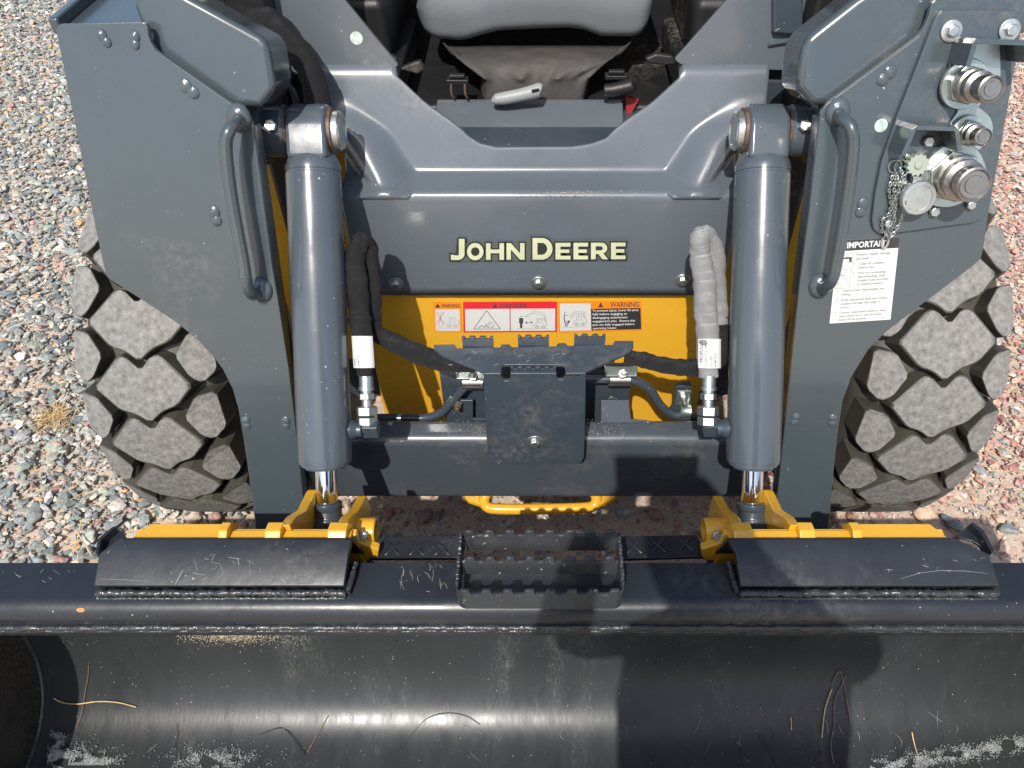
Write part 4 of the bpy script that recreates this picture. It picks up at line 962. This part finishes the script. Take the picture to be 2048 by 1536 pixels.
# lever grip
def lev(u, v, y=1.405): return aty(u, v, y)
g = G(); g.tube([lev(984, 196), lev(990, 198), lev(1010, 196), lev(1040, 190), lev(1065, 184), lev(1078, 180), lev(1081, 180)], [.004, .0095, .0115, .0115, .0125, .0130, .0105], 20, smooth=5); g.obj('seat_lever', PLGREY, LO)
g = G(); c = lev(1071, 181, 1.394); g.box(c, (.014, .004, .005), Matrix.Rotation(-.25, 3, 'Y')); g.obj('lever_slot', DARK, LO)
for u, v, s_ in ((915, 160, -1), (1232, 152, 1)):
    c = aty(u, v, 1.44); g = G(); g.box(c, (.042, .02, .008)); g.box(c + V((0, -.004, .010)), (.03, .012, .006)); g.obj('seat_rail', DARK, LO, bevel=.002)
    if s_ < 0:
        g = G()
        for dx in (-.012, .014): g.tube([c + V((dx, -.008, -.004)), c + V((dx, -.014, -.02)), c + V((dx + .004, -.012, -.03))], .0022, 8, smooth=3)
        g.obj('rail_hook', RUST, LO)
g = G(); g.tube([aty(1208, 180, 1.42), aty(1225, 180, 1.42), aty(1262, 172, 1.42), aty(1268, 170, 1.42)], [.011, .0125, .013, .009], 14, smooth=4); g.obj('lever_grip', DARK, LO)
g = G(); g.prism([aty(u, v, 1.44) for u, v in ((1250, 190), (1262, 195), (1278, 200), (1262, 232), (1252, 234))], V((0, .01, 0))); g.obj('belt_latch', REDP, LO, bevel=.002)
for pts in (((795, 140), (815, 130), (840, 122), (850, 140), (835, 150)), ((1360, 130), (1345, 112), (1312, 108), (1290, 118), (1296, 128), (1330, 132))):
    g = G(); g.prism([aty(u, v, 1.20) for u, v in pts], V((0, .012, 0))); g.obj('rubber_seal', DARK, LO, bevel=.004, seg=3)
# foot of the left side interior: black box shapes
for s_ in (-1, 1): g = G(); g.box((s_ * .36, 1.62, .98), (.16, .3, .12)); g.obj('armrest_pod', DARK, LO, bevel=.02)

# ------------------------------------------------------------------ THE BUCKET
BK = thing('loader_bucket', 'black steel loader bucket on the ground in front with scuffed paint and a serrated step', 'bucket', (0, .3, 0))
HW = .955
cv = [(.487, .585), (.53, .545), (.60, .46), (.645, .37), (.672, .28), (.678, .20), (.660, .125), (.622, .065), (.57, .028), (.50, .014), (.40, .012), (.25, .012), (.05, .012), (-.08, .012)]
def cm(P, k=6):
    out = []
    for i in range(len(P) - 1):
        a, b, c, d_ = (np.array(P[max(i - 1, 0)]), np.array(P[i]), np.array(P[i + 1]), np.array(P[min(i + 2, len(P) - 1)]))
        for j in range(k):
            t = j / k; out.append(tuple(.5 * (2 * b + (c - a) * t + (2 * a - 5 * b + 4 * c - d_) * t * t + (-a + 3 * b - 3 * c + d_) * t ** 3)))
    out.append(tuple(P[-1])); return out
C = cm(cv); n = len(C)
nrm = []
for i in range(n):
    a = np.array(C[max(i - 1, 0)]); b = np.array(C[min(i + 1, n - 1)]); t = (b - a) / np.linalg.norm(b - a); nrm.append((-t[1], t[0]))
g = G(); out = [(C[i][0] - nrm[i][0] * -.006 * -1, C[i][1] - nrm[i][1] * .006) for i in range(n)]
inner_ = [V((-HW, y, z)) for y, z in C]; o_ = []
for (y, z), (ny, nz) in zip(C, nrm):      # outward = away from the bucket's inside
    s_ = 1 if (ny * (y - .35) + nz * (z - .35)) > 0 else -1; o_.append(V((-HW, y + s_ * ny * .008, z + s_ * nz * .008)))
g.prism(inner_ + o_[::-1], V((2 * HW, 0, 0)))
g.obj('bucket_shell', INNER, BK, smooth=40)
for s_ in (-1, 1):
    yz = [(-.10, .012), (.05, .16), (.36, .50), (.44, .575), (.49, .585)] + [(p.y, p.z) for p in o_ if p.z < .56]
    g = G(); g.prism([V((s_ * HW, y, z)) for y, z in yz], V((s_ * .012, 0, 0))); sd = g.obj('side_plate', SIDEB, BK, bevel=.001)
    g = G(); P = [V((s_ * (HW - .002), y, z)) + V((0, 0, 0)) for y, z in C[1:70:2]]; rn = random.Random(2); g.tube(P, [.006 + rn.uniform(-.0015, .0015) for _ in P], 8, smooth=2); g.obj('weld_bead', WELD, sd)
# top tube of the bucket
tp = [(.562, .628), (.510, .630)] + [(.5095 - .022 * math.sin(a), .608 + .022 * math.cos(a)) for a in [math.radians(k) for k in range(10, 95, 12)]] + [(.4875, .592), (.4895, .588), (.56, .588)]
g = G(); g.prism([V((-HW, y, z)) for y, z in tp], V((2 * HW, 0, 0))); g.obj('top_rail', BLACK, BK, smooth=30)
g = G(); g.box((0, .4868, .5795), (2 * HW, .004, .010)); g.obj('rail_lip', BLACK, BK, bevel=.0008)
def bead(p, q, r, n_, parent, seed=0):
    rn = random.Random(seed); P = []; R = []
    for k in range(n_ + 1):
        P.append(V(p).lerp(V(q), k / n_) + V((0, rn.uniform(-1, 1) * r * .18, rn.uniform(-1, 1) * r * .22))); R.append(r * (1 + rn.uniform(-.22, .22)))
    g = G(); g.tube(P, R, 9); g.obj('weld_bead', WELD, parent, smooth=75)
bead((-HW, .4862, .5935), (HW, .4862, .5935), .0045, 260, BK, 1); bead((-HW, .4855, .5862), (HW, .4855, .5862), .0026, 300, BK, 2)
BPL = []
for s_, T0, T1, B0, B1 in ((-1, (205, 1080), (703, 1076), (688, 1172), (187, 1172)), (1, (1457, 1076), (1945, 1078), (2000, 1172), (1482, 1172))):
    zt2, zm, zb = .672, .668, .648
    Tp = [atz(T0[0], T0[1], zt2), atz(T1[0], T1[1], zt2)]
    vb = 1108; f = (vb - 1078) / (1172 - 1078)
    if s_ < 0: M0 = (198, vb); M1 = (697, vb)
    else: M0 = (1472, vb); M1 = (1978, vb)
    Mp = [atz(*M0, zm), atz(*M1, zm)]
    Bp = [atz(*(B1 if s_ < 0 else B1), zb), atz(*(B0 if s_ < 0 else B0), zb)] 
    if s_ < 0: Bp = [atz(187, 1172, zb), atz(688, 1172, zb)]
    else: Bp = [atz(1482, 1172, zb), atz(2000, 1172, zb)]
    Tp = [atz(235 if s_ < 0 else 1457, 1078, zt2), atz(703 if s_ < 0 else 1912, 1078, zt2)]
    th = V((0, .003, -.009)); g = G()
    vs_ = [Tp[0], Tp[1], Mp[1], Bp[1], Bp[0], Mp[0]]; tb_ = [p + th for p in vs_]
    g.add(vs_ + tb_, [(0, 1, 2, 5), (5, 2, 3, 4), (6, 11, 8, 7), (11, 10, 9, 8), (0, 6, 7, 1), (1, 7, 8, 2), (2, 8, 9, 3), (3, 9, 10, 4), (4, 10, 11, 5), (5, 11, 6, 0)])
    # back leg hanging behind the rail
    g.prism([Tp[0] + V((0, .002, -.009)), Tp[1] + V((0, .002, -.009)), V((Tp[1].x, .70, .30)), V((Tp[0].x, .70, .30))], V((0, .006, 0)))
    g.prism([Bp[0] + V((0, .004, -.009)), Bp[1] + V((0, .004, -.009)), Bp[1] + V((0, .01, -.022)), Bp[0] + V((0, .01, -.022))], V((0, .006, 0)))
    br = g.obj('mounting_bracket', BLACK, BK, bevel=.0015); BPL.append((br, (Mp[0], (Mp[1] - Mp[0]).cross(Mp[0] - Bp[0]).normalized())))
    dz = V((0, -.003, -.012)); bead(Bp[0] + dz, Bp[1] + dz, .0048, 90, br, 5 + s_); bead(Bp[0] + dz * 1.5 + V((0, -.003, 0)), Bp[1] + dz * 1.5 + V((0, -.003, 0)), .0026, 100, br, 9 + s_)
    inner = 1 if s_ < 0 else 0
    bead(Bp[inner] + dz + V((-s_ * .003, 0, 0)), Mp[inner] + V((-s_ * .003, .006, -.03)), .004, 16, br, 3)
    # folded end gusset at the outer corner
    if s_ < 0: q = [(203, 1078), (228, 1052), (250, 1075), (235, 1082), (206, 1104), (196, 1106)]; tip = [(203, 1078), (196, 1108), (190, 1106), (196, 1076), (226, 1052), (230, 1054)]
    else: q = [(1915, 1074), (1945, 1045), (1968, 1062), (1985, 1095), (1980, 1104), (1945, 1082)]; tip = [(1968, 1060), (1990, 1100), (1984, 1106), (1962, 1066), (1943, 1047), (1947, 1044)]
    g = G(); g.prism([atz(u, v, .655) for u, v in q], V((0, .003, -.006))); g.prism([atz(u, v, .668) for u, v in tip], V((0, .002, -.02))); g.obj('corner_gusset', BLACK, br, bevel=.001)
# serrated step on the rail
g0 = G(); g0.box((0, .53, .6335), (.2, .06, .004)); stp = g0.obj('bucket_step', BLACK, BK, bevel=.001)
def scal(x0, x1, y, zb, zt, n_, th, curl=0, dep=.0095):
    g = G(); top = []
    for k in range(n_ * 10 + 1):
        t = k / (n_ * 10); x = x0 + (x1 - x0) * t; ph_ = (t * n_) % 1
        top.append((x, zt - dep * (ss((math.cos(2 * math.pi * ph_) + .55) / 1.1))))
    def yy(x): e = (abs(x) - (abs(x0) - curl)) / max(curl, 1e-6); return y + (0 if e < 0 or curl == 0 else curl * (1 - math.sqrt(max(0, 1 - min(e, 1) ** 2))))
    n__ = len(top); vs = [];
    for x, z in top: vs += [V((x, yy(x), zb)), V((x, yy(x), z)), V((x, yy(x) + th, z)), V((x, yy(x) + th, zb))]
    fs = []
    for i in range(n__ - 1):
        a = i * 4; b = a + 4; fs += [(a, b, b + 1, a + 1), (a + 1, b + 1, b + 2, a + 2), (a + 2, b + 2, b + 3, a + 3), (a + 3, b + 3, b, a)]
    fs += [(0, 1, 2, 3), tuple(reversed(range((n__ - 1) * 4, n__ * 4)))]
    g.add(vs, fs); g.obj('serrated_bar', STEPM, stp, bevel=.0012, seg=1, smooth=40)
scal(-.1045, .1045, .483, .648, .6905, 8, .0045, .013)
scal(-.1, .1, .528, .655, .693, 8, .0045)
scal(-.1045, .1045, .566, .650, .695, 8, .0045, .004)
for s_ in (-1, 1):
    g = G(); pts = [(.496, .650), (.566, .650)]
    zt3 = .693
    top = []
    for k in range(33):
        t = k / 32; y = .568 - .072 * t; top.append((y, zt3 - .006 * (1 if (t * 4) % 1 > .5 else 0)))
    g.prism([V((s_ * .1045, y, z)) for y, z in pts + top], V((-s_ * .0045, 0, 0))); g.obj('serrated_bar', STEPM, stp, bevel=.0012, seg=1)
RUSTO = mat('orange_rust', (.50, .24, .09), .9, var=.5, vs=300, bump=.5, spots=1.5, scol=(.7, .55, .35))
for u, v, a, b in ((147, 1190, .006, .003), (168, 1195, .012, .004), (182, 1198, .006, .0035)):
    p = V((((u - 20) if v < 1200 else u) * 0 + atD(u + 10, 1222 + (v - 1193) * .8, .985).x, .4945, .6235 - (v - 1193) * .0004)); nn = V((0, -.7, .71)); RR = basis((1, 0, 0), V((0, .71, .7)), nn)
    g = G(); g.ell(p, RR, (a, b, .0009), 9, 5); g.obj('rust_patch', RUSTO, BK)
# loose bits in the bucket
def inb(u, v):
    r = ray(u, v)
    # intersect with the bucket shell profile
    best = None
    for (y0, z0), (y1, z1) in zip(C, C[1:]):
        # CAM + r t ; 2D
        d_ = np.array([[r.y, -(y1 - y0)], [r.z, -(z1 - z0)]]); b = np.array([y0 - CAM.y, z0 - CAM.z])
        if abs(np.linalg.det(d_)) < 1e-9: continue
        t, s = np.linalg.solve(d_, b)
        if -1e-6 <= s <= 1 + 1e-6 and t > 1.25: best = max(best or 0, t) if best is None else min(best, t)
    return CAM + r * ((best or 1.4) - .004)
for pts, m, r, lab in ((((108, 1397), (125, 1405), (155, 1408), (195, 1403), (235, 1405), (272, 1414)), STRAW, .0011, 'pale curved straw stalk lying near the left wall inside the bucket'),
                       (((177, 1330), (176, 1352), (170, 1385), (162, 1430), (152, 1455)), TWIG, .0006, 'thin pale stalk standing upright near the left wall inside the bucket'),
                       (((1664, 1370), (1674, 1348), (1682, 1346), (1690, 1380), (1702, 1445)), TWIG, .0009, 'bent reddish twig on the right inside the bucket'),
                       (((1692, 1350), (1682, 1375), (1670, 1400), (1668, 1450), (1662, 1490), (1668, 1528)), TWIG, .0009, 'long forked twig on the right inside the bucket'),
                       (((1664, 1378), (1650, 1420), (1644, 1475)), STRAW, .0010, 'leftmost straight twig of the right cluster inside the bucket'),
                       (((518, 1470), (545, 1460), (562, 1457), (580, 1468), (610, 1510)), DARK, .0007, 'dark arched grass stem left of centre inside the bucket'),
                       (((656, 1432), (640, 1460), (615, 1505)), TWIG, .0008, 'short slanting stem beside the dark arched stem inside the bucket'),
                       (((353, 1447), (354, 1475), (347, 1500)), DARK, .0006, 'short dark stem in the left third of the bucket'),
                       (((790, 1510), (815, 1480), (850, 1440), (890, 1427), (930, 1432), (960, 1450)), DARK, .0006, 'thin dark hooped grass stem in the middle of the bucket'),
                       (((1518, 1470), (1530, 1490), (1545, 1515), (1556, 1540)), DARK, .0010, 'dark curved stem right of centre at the bucket floor'),
                       (((1824, 1465), (1828, 1485), (1834, 1506)), STRAW, .0010, 'short cream straw to the right of the twig cluster inside the bucket'),
                       (((1582, 1435), (1583, 1460)), STRAW, .0009, 'tiny yellow straw left of the twig cluster inside the bucket')):
    P = [inb(u, v) for u, v in pts]; stem('straw_stalk' if m is STRAW else 'twig', P, r, m, lab, 'straw' if m is STRAW else 'twig')
# dust, grit and frost-like dried silt lying along the bucket floor and rail
def grit(name, n_, fn, m, label, smin, smax):
    g = G(); rn = random.Random(n_)
    for i in range(n_):
        r_ = fn(rn)
        if r_ is None: continue
        p = r_; s = rn.uniform(smin, smax); a = rn.uniform(0, 3); R = Matrix.Rotation(a, 3, 'Z')
        vs = [p + R @ V((s * rn.uniform(.5, 1.5), 0, 0)), p + R @ V((0, s * .7, 0)), p + R @ V((-s, 0, 0)), p + R @ V((0, -s * .7, 0)), p + V((0, -s * .4, s * .6))]
        g.add(vs, [(0, 1, 4), (1, 2, 4), (2, 3, 4), (3, 0, 4), (3, 2, 1, 0)])
    o = g.obj(name, m, smooth=0); o['kind'] = 'stuff'; o['label'] = label; o['category'] = 'dirt'
SILT = mat('dried_silt', (.34, .35, .35), .9, var=.35, vs=90, spec=.2)
CHAFF = mat('chaff', (.58, .50, .34), .9, var=.35, vs=120, spec=.2)
def f1(rn):
    b = rn.choice((0, 0, 1, 1, 1, 2, 3))
    if b == 0: u = rn.gauss(150, 45); v = 1520 + abs(rn.gauss(0, 1)) * -16 + 10
    elif b == 1: u = rn.uniform(1740, 2048); v = 1536 - (u - 1740) * .16 + rn.gauss(0, 9)
    elif b == 2: u = rn.gauss(430, 45); v = rn.gauss(1520, 12)
    else: u = rn.gauss(118, 8); v = rn.uniform(1455, 1536)
    if u < 95 or v > 1545 or mnoise.noise(V((u * .035, v * .06, 2))) + rn.uniform(-.15, .3) < .02: return None
    return inb(u, v)
grit('dried_silt', 15000, f1, SILT, 'pale dried silt crusted in the corners of the bucket floor', .0003, .0016)
def f2(rn): u = rn.gauss(470, 62); v = 1266 + abs(rn.gauss(0, 10)); return inb(u, v) if 350 < u < 620 else None
grit('chaff', 1500, f2, CHAFF, 'light chaff scattered just below the bucket rail left of centre', .0005, .0013)
def f3(rn):
    u = rn.uniform(100, 2040); v = rn.uniform(1268, 1540); return inb(u, v)
grit('crumbs', 150, f3, CHAFF, 'scattered crumbs of dirt across the inside of the bucket', .0005, .0016)

# scratches and scuffs: thin chalky marks lying on the paint
SCR = mat('chalky_scratch', (.24, .245, .25), .8, var=.3, vs=80)
SCRT = mat('bare_scrape', (.34, .31, .26), .7, var=.4, vs=120)
SCRG = mat('paint_smudge', (.135, .155, .175), .45, var=.1)
def strokes(parent, fn, lst, m, name='scratches'):
    g = G()
    for pts, w_ in lst:
        P = [fn(u, v) + (CAM - fn(u, v)).normalized() * .0007 for u, v in pts]
        n_ = len(P); L_ = []; R_ = []
        for i, p in enumerate(P):
            t = (P[min(i + 1, n_ - 1)] - P[max(i - 1, 0)]).normalized(); o_ = t.cross((CAM - p).normalized()); q = w_ * (.35 + .65 * math.sin(math.pi * (i + .3) / (n_ - .4)))
            L_.append(p + o_ * q / 2); R_.append(p - o_ * q / 2)
        g.add(L_ + R_, [(i, i + 1, n_ + i + 1, n_ + i) for i in range(n_ - 1)])
    o = g.obj(name, m, parent, smooth=0, recalc=False); o['kind'] = 'stuff'
def rnd_strokes(seed, n_, u0, v0, u1, v1, du, dv, jit, w_):
    rn = random.Random(seed); out = []
    for _ in range(n_):
        u, v = rn.uniform(u0, u1), rn.uniform(v0, v1); k = rn.uniform(.3, 1); a, b = du * k + rn.gauss(0, jit), dv * k + rn.gauss(0, jit)
        c = rn.gauss(0, jit * .3); out.append(([(u, v), (u + a * .33 + c, v + b * .33), (u + a * .66 + c, v + b * .66), (u + a, v + b)], w_ * rn.uniform(.5, 1.3)))
    return out
strokes(BPL[0][0], lambda u, v: onp(u, v, BPL[0][1]), [([(388, 1118), (395, 1140), (386, 1146), (410, 1150), (404, 1170)], .0008), ([(420, 1112), (430, 1108), (422, 1124), (440, 1128)], .0007), ([(440, 1128), (447, 1145), (438, 1160)], .0006),
        ([(366, 1140), (356, 1158), (350, 1170)], .0012), ([(456, 1114), (480, 1118)], .0008), ([(476, 1118), (478, 1130)], .0010), ([(498, 1120), (502, 1150)], .0005), ([(200, 1158), (260, 1160), (300, 1163)], .0005)] +
        rnd_strokes(4, 10, 340, 1110, 640, 1165, 10, 3, 6, .0006), SCR)
strokes(BPL[1][0], lambda u, v: onp(u, v, BPL[1][1]), [([(1800, 1158), (1840, 1146), (1880, 1141), (1930, 1142), (1975, 1147)], .0006)] + rnd_strokes(9, 12, 1760, 1112, 1960, 1160, 8, -2, 7, .0005), SCR)
rt = lambda u, v: atz(u, v, .6303)
strokes(BK, rt, rnd_strokes(12, 22, 785, 1124, 890, 1165, 3, 18, 5, .0005), SCRT)
strokes(BK, rt, rnd_strokes(13, 26, 20, 1130, 2030, 1190, 8, 6, 6, .0006), SCR)
strokes(BK, inb, rnd_strokes(21, 16, 1380, 1400, 1980, 1500, 4, 30, 8, .0007) + rnd_strokes(22, 12, 150, 1380, 1300, 1510, 6, 22, 10, .0006), SCR)
strokes(BK, inb, rnd_strokes(23, 18, 1400, 1440, 1900, 1500, 6, 40, 6, .0010), DARK)
strokes(pl, lambda u, v: onp(u, v, CT), rnd_strokes(41, 16, 885, 695, 1250, 735, 9, -4, 7, .0011), SCRG, 'smudges')
# dried dust on the foot shelf of the hood
def f4(rn):
    u = rn.gauss(1160, 55) if rn.random() < .75 else rn.uniform(740, 1420); v = rn.uniform(340, 390)
    p = atz(u, v, zsh); return V((p.x, min(max(p.y, YH + .006), ysh - .006), zf1 + (p.y - YH) / .066 * .006 + .0004))
grit('shelf_dust', 900, f4, CHAFF, 'pale dried mud flecks on the foot shelf above the lettering', .0005, .0014)
def f5(rn): u = rn.uniform(880, 1250); v = rn.uniform(838, 872); p = atz(u, v, .5485); return p if .853 < p.y < .9 else None
grit('tube_dust', 300, f5, CHAFF, 'pale dust flecks on top of the dark cross tube', .0004, .0012)

# ------------------------------------------------------------------ the photographer, standing behind the camera
def person():
    J = {}; 
    bx, by = .16, -.31
    P = dict(pel=(bx + .02, by, .95), sp=(bx - .01, by + .01, 1.14), ch=(bx - .05, by + .03, 1.33), nk=(bx - .09, by + .07, 1.50), hd=(bx - .13, by + .11, 1.59), ht=(bx - .14, by + .11, 1.71),
             hl=(bx - .09, by, .90), kl=(bx - .12, by + .02, .50), al=(bx - .13, by - .03, .09), tl=(bx - .14, by + .12, .035),
             hr=(bx + .13, by, .90), kr=(bx + .15, by + .02, .50), ar=(bx + .16, by - .03, .09), tr=(bx + .17, by + .12, .035),
             sl=(bx - .20, by + .04, 1.42), el=(bx - .31, by + .09, 1.25), wl=(bx - .255, by + .20, 1.45), pl=(bx - .24, by + .235, 1.50),
             sr=(bx + .17, by + .02, 1.40), er=(bx + .25, by + .06, 1.20), wr=(bx - .03, by + .20, 1.43), pr=(bx - .06, by + .235, 1.48))
    R = dict(pel=.25, sp=.25, ch=.25, nk=.06, hd=.085, ht=.08, hl=.10, kl=.065, al=.045, tl=.035, hr=.10, kr=.065, ar=.045, tr=.035, sl=.075, el=.055, wl=.030, pl=.026, sr=.075, er=.055, wr=.030, pr=.026)
    E = [('pel', 'sp'), ('sp', 'ch'), ('ch', 'nk'), ('nk', 'hd'), ('hd', 'ht'), ('pel', 'hl'), ('hl', 'kl'), ('kl', 'al'), ('al', 'tl'), ('pel', 'hr'), ('hr', 'kr'), ('kr', 'ar'), ('ar', 'tr'),
         ('ch', 'sl'), ('sl', 'el'), ('el', 'wl'), ('wl', 'pl'), ('ch', 'sr'), ('sr', 'er'), ('er', 'wr'), ('wr', 'pr')]
    for s_, w_ in (('l', 'pl'), ('r', 'pr')):
        b = V(P[w_]); dx = 1 if s_ == 'l' else -1
        for k in range(4):
            P[f'f{s_}{k}'] = tuple(b + V((dx * .012, .012, .030 - k * .018))); P[f'g{s_}{k}'] = tuple(b + V((dx * .045, .012 - .004 * k, .028 - k * .018)))
            R[f'f{s_}{k}'] = .009; R[f'g{s_}{k}'] = .008; E += [(w_, f'f{s_}{k}'), (f'f{s_}{k}', f'g{s_}{k}')]
        P[f't{s_}9'] = tuple(b + V((dx * .03, -.02, .01))); R[f't{s_}9'] = .010; E.append((w_, f't{s_}9'))
    ks = list(P); me = bpy.data.meshes.new('person'); me.from_pydata([P[k] for k in ks], [(ks.index(a), ks.index(b)) for a, b in E], [])
    o = bpy.data.objects.new('person', me); COL.objects.link(o)
    m = o.modifiers.new('skin', 'SKIN'); m.use_smooth_shade = True
    sv = me.skin_vertices[0].data if me.skin_vertices else None
    if sv is None:
        bm = bmesh.new(); bm.from_mesh(me); bm.verts.layers.skin.verify(); bm.to_mesh(me); bm.free(); sv = me.skin_vertices[0].data
    for i, k in enumerate(ks): sv[i].radius = (R[k], R[k]); sv[i].use_root = (k == 'pel')
    s2 = o.modifiers.new('sub', 'SUBSURF'); s2.levels = 1; s2.render_levels = 1
    bpy.context.view_layer.update(); dg = bpy.context.evaluated_depsgraph_get(); nm = bpy.data.meshes.new_from_object(o.evaluated_get(dg))
    o.modifiers.clear(); o.data = nm; nm.shade_smooth()
    cl = [mat('skin', (.42, .25, .18), .5), mat('shirt', (.07, .09, .14), .8), mat('trousers', (.05, .055, .07), .85), mat('boots', (.05, .035, .025), .6), mat('hair', (.03, .022, .016), .7)]
    nm.materials.clear(); [nm.materials.append(x) for x in cl]
    for p in nm.polygons:
        z = p.center.z; y = p.center.y
        p.material_index = 3 if z < .12 else 2 if z < .95 else 4 if z > 1.66 and y < by + .14 else 0 if (z > 1.51 and y < by + .17) or y > by + .2 else 1
    tag(o, 'photographer standing in front of the bucket in dark shirt and trousers holding up a phone', 'person')
person()
g = G(); g.box((.0, -.045, 1.545), (.146, .008, .071), Matrix.Rotation(-math.radians(45), 3, 'X')); tag(g.obj('phone', DARK, bevel=.003), 'black phone held up sideways in front of the standing person', 'phone')
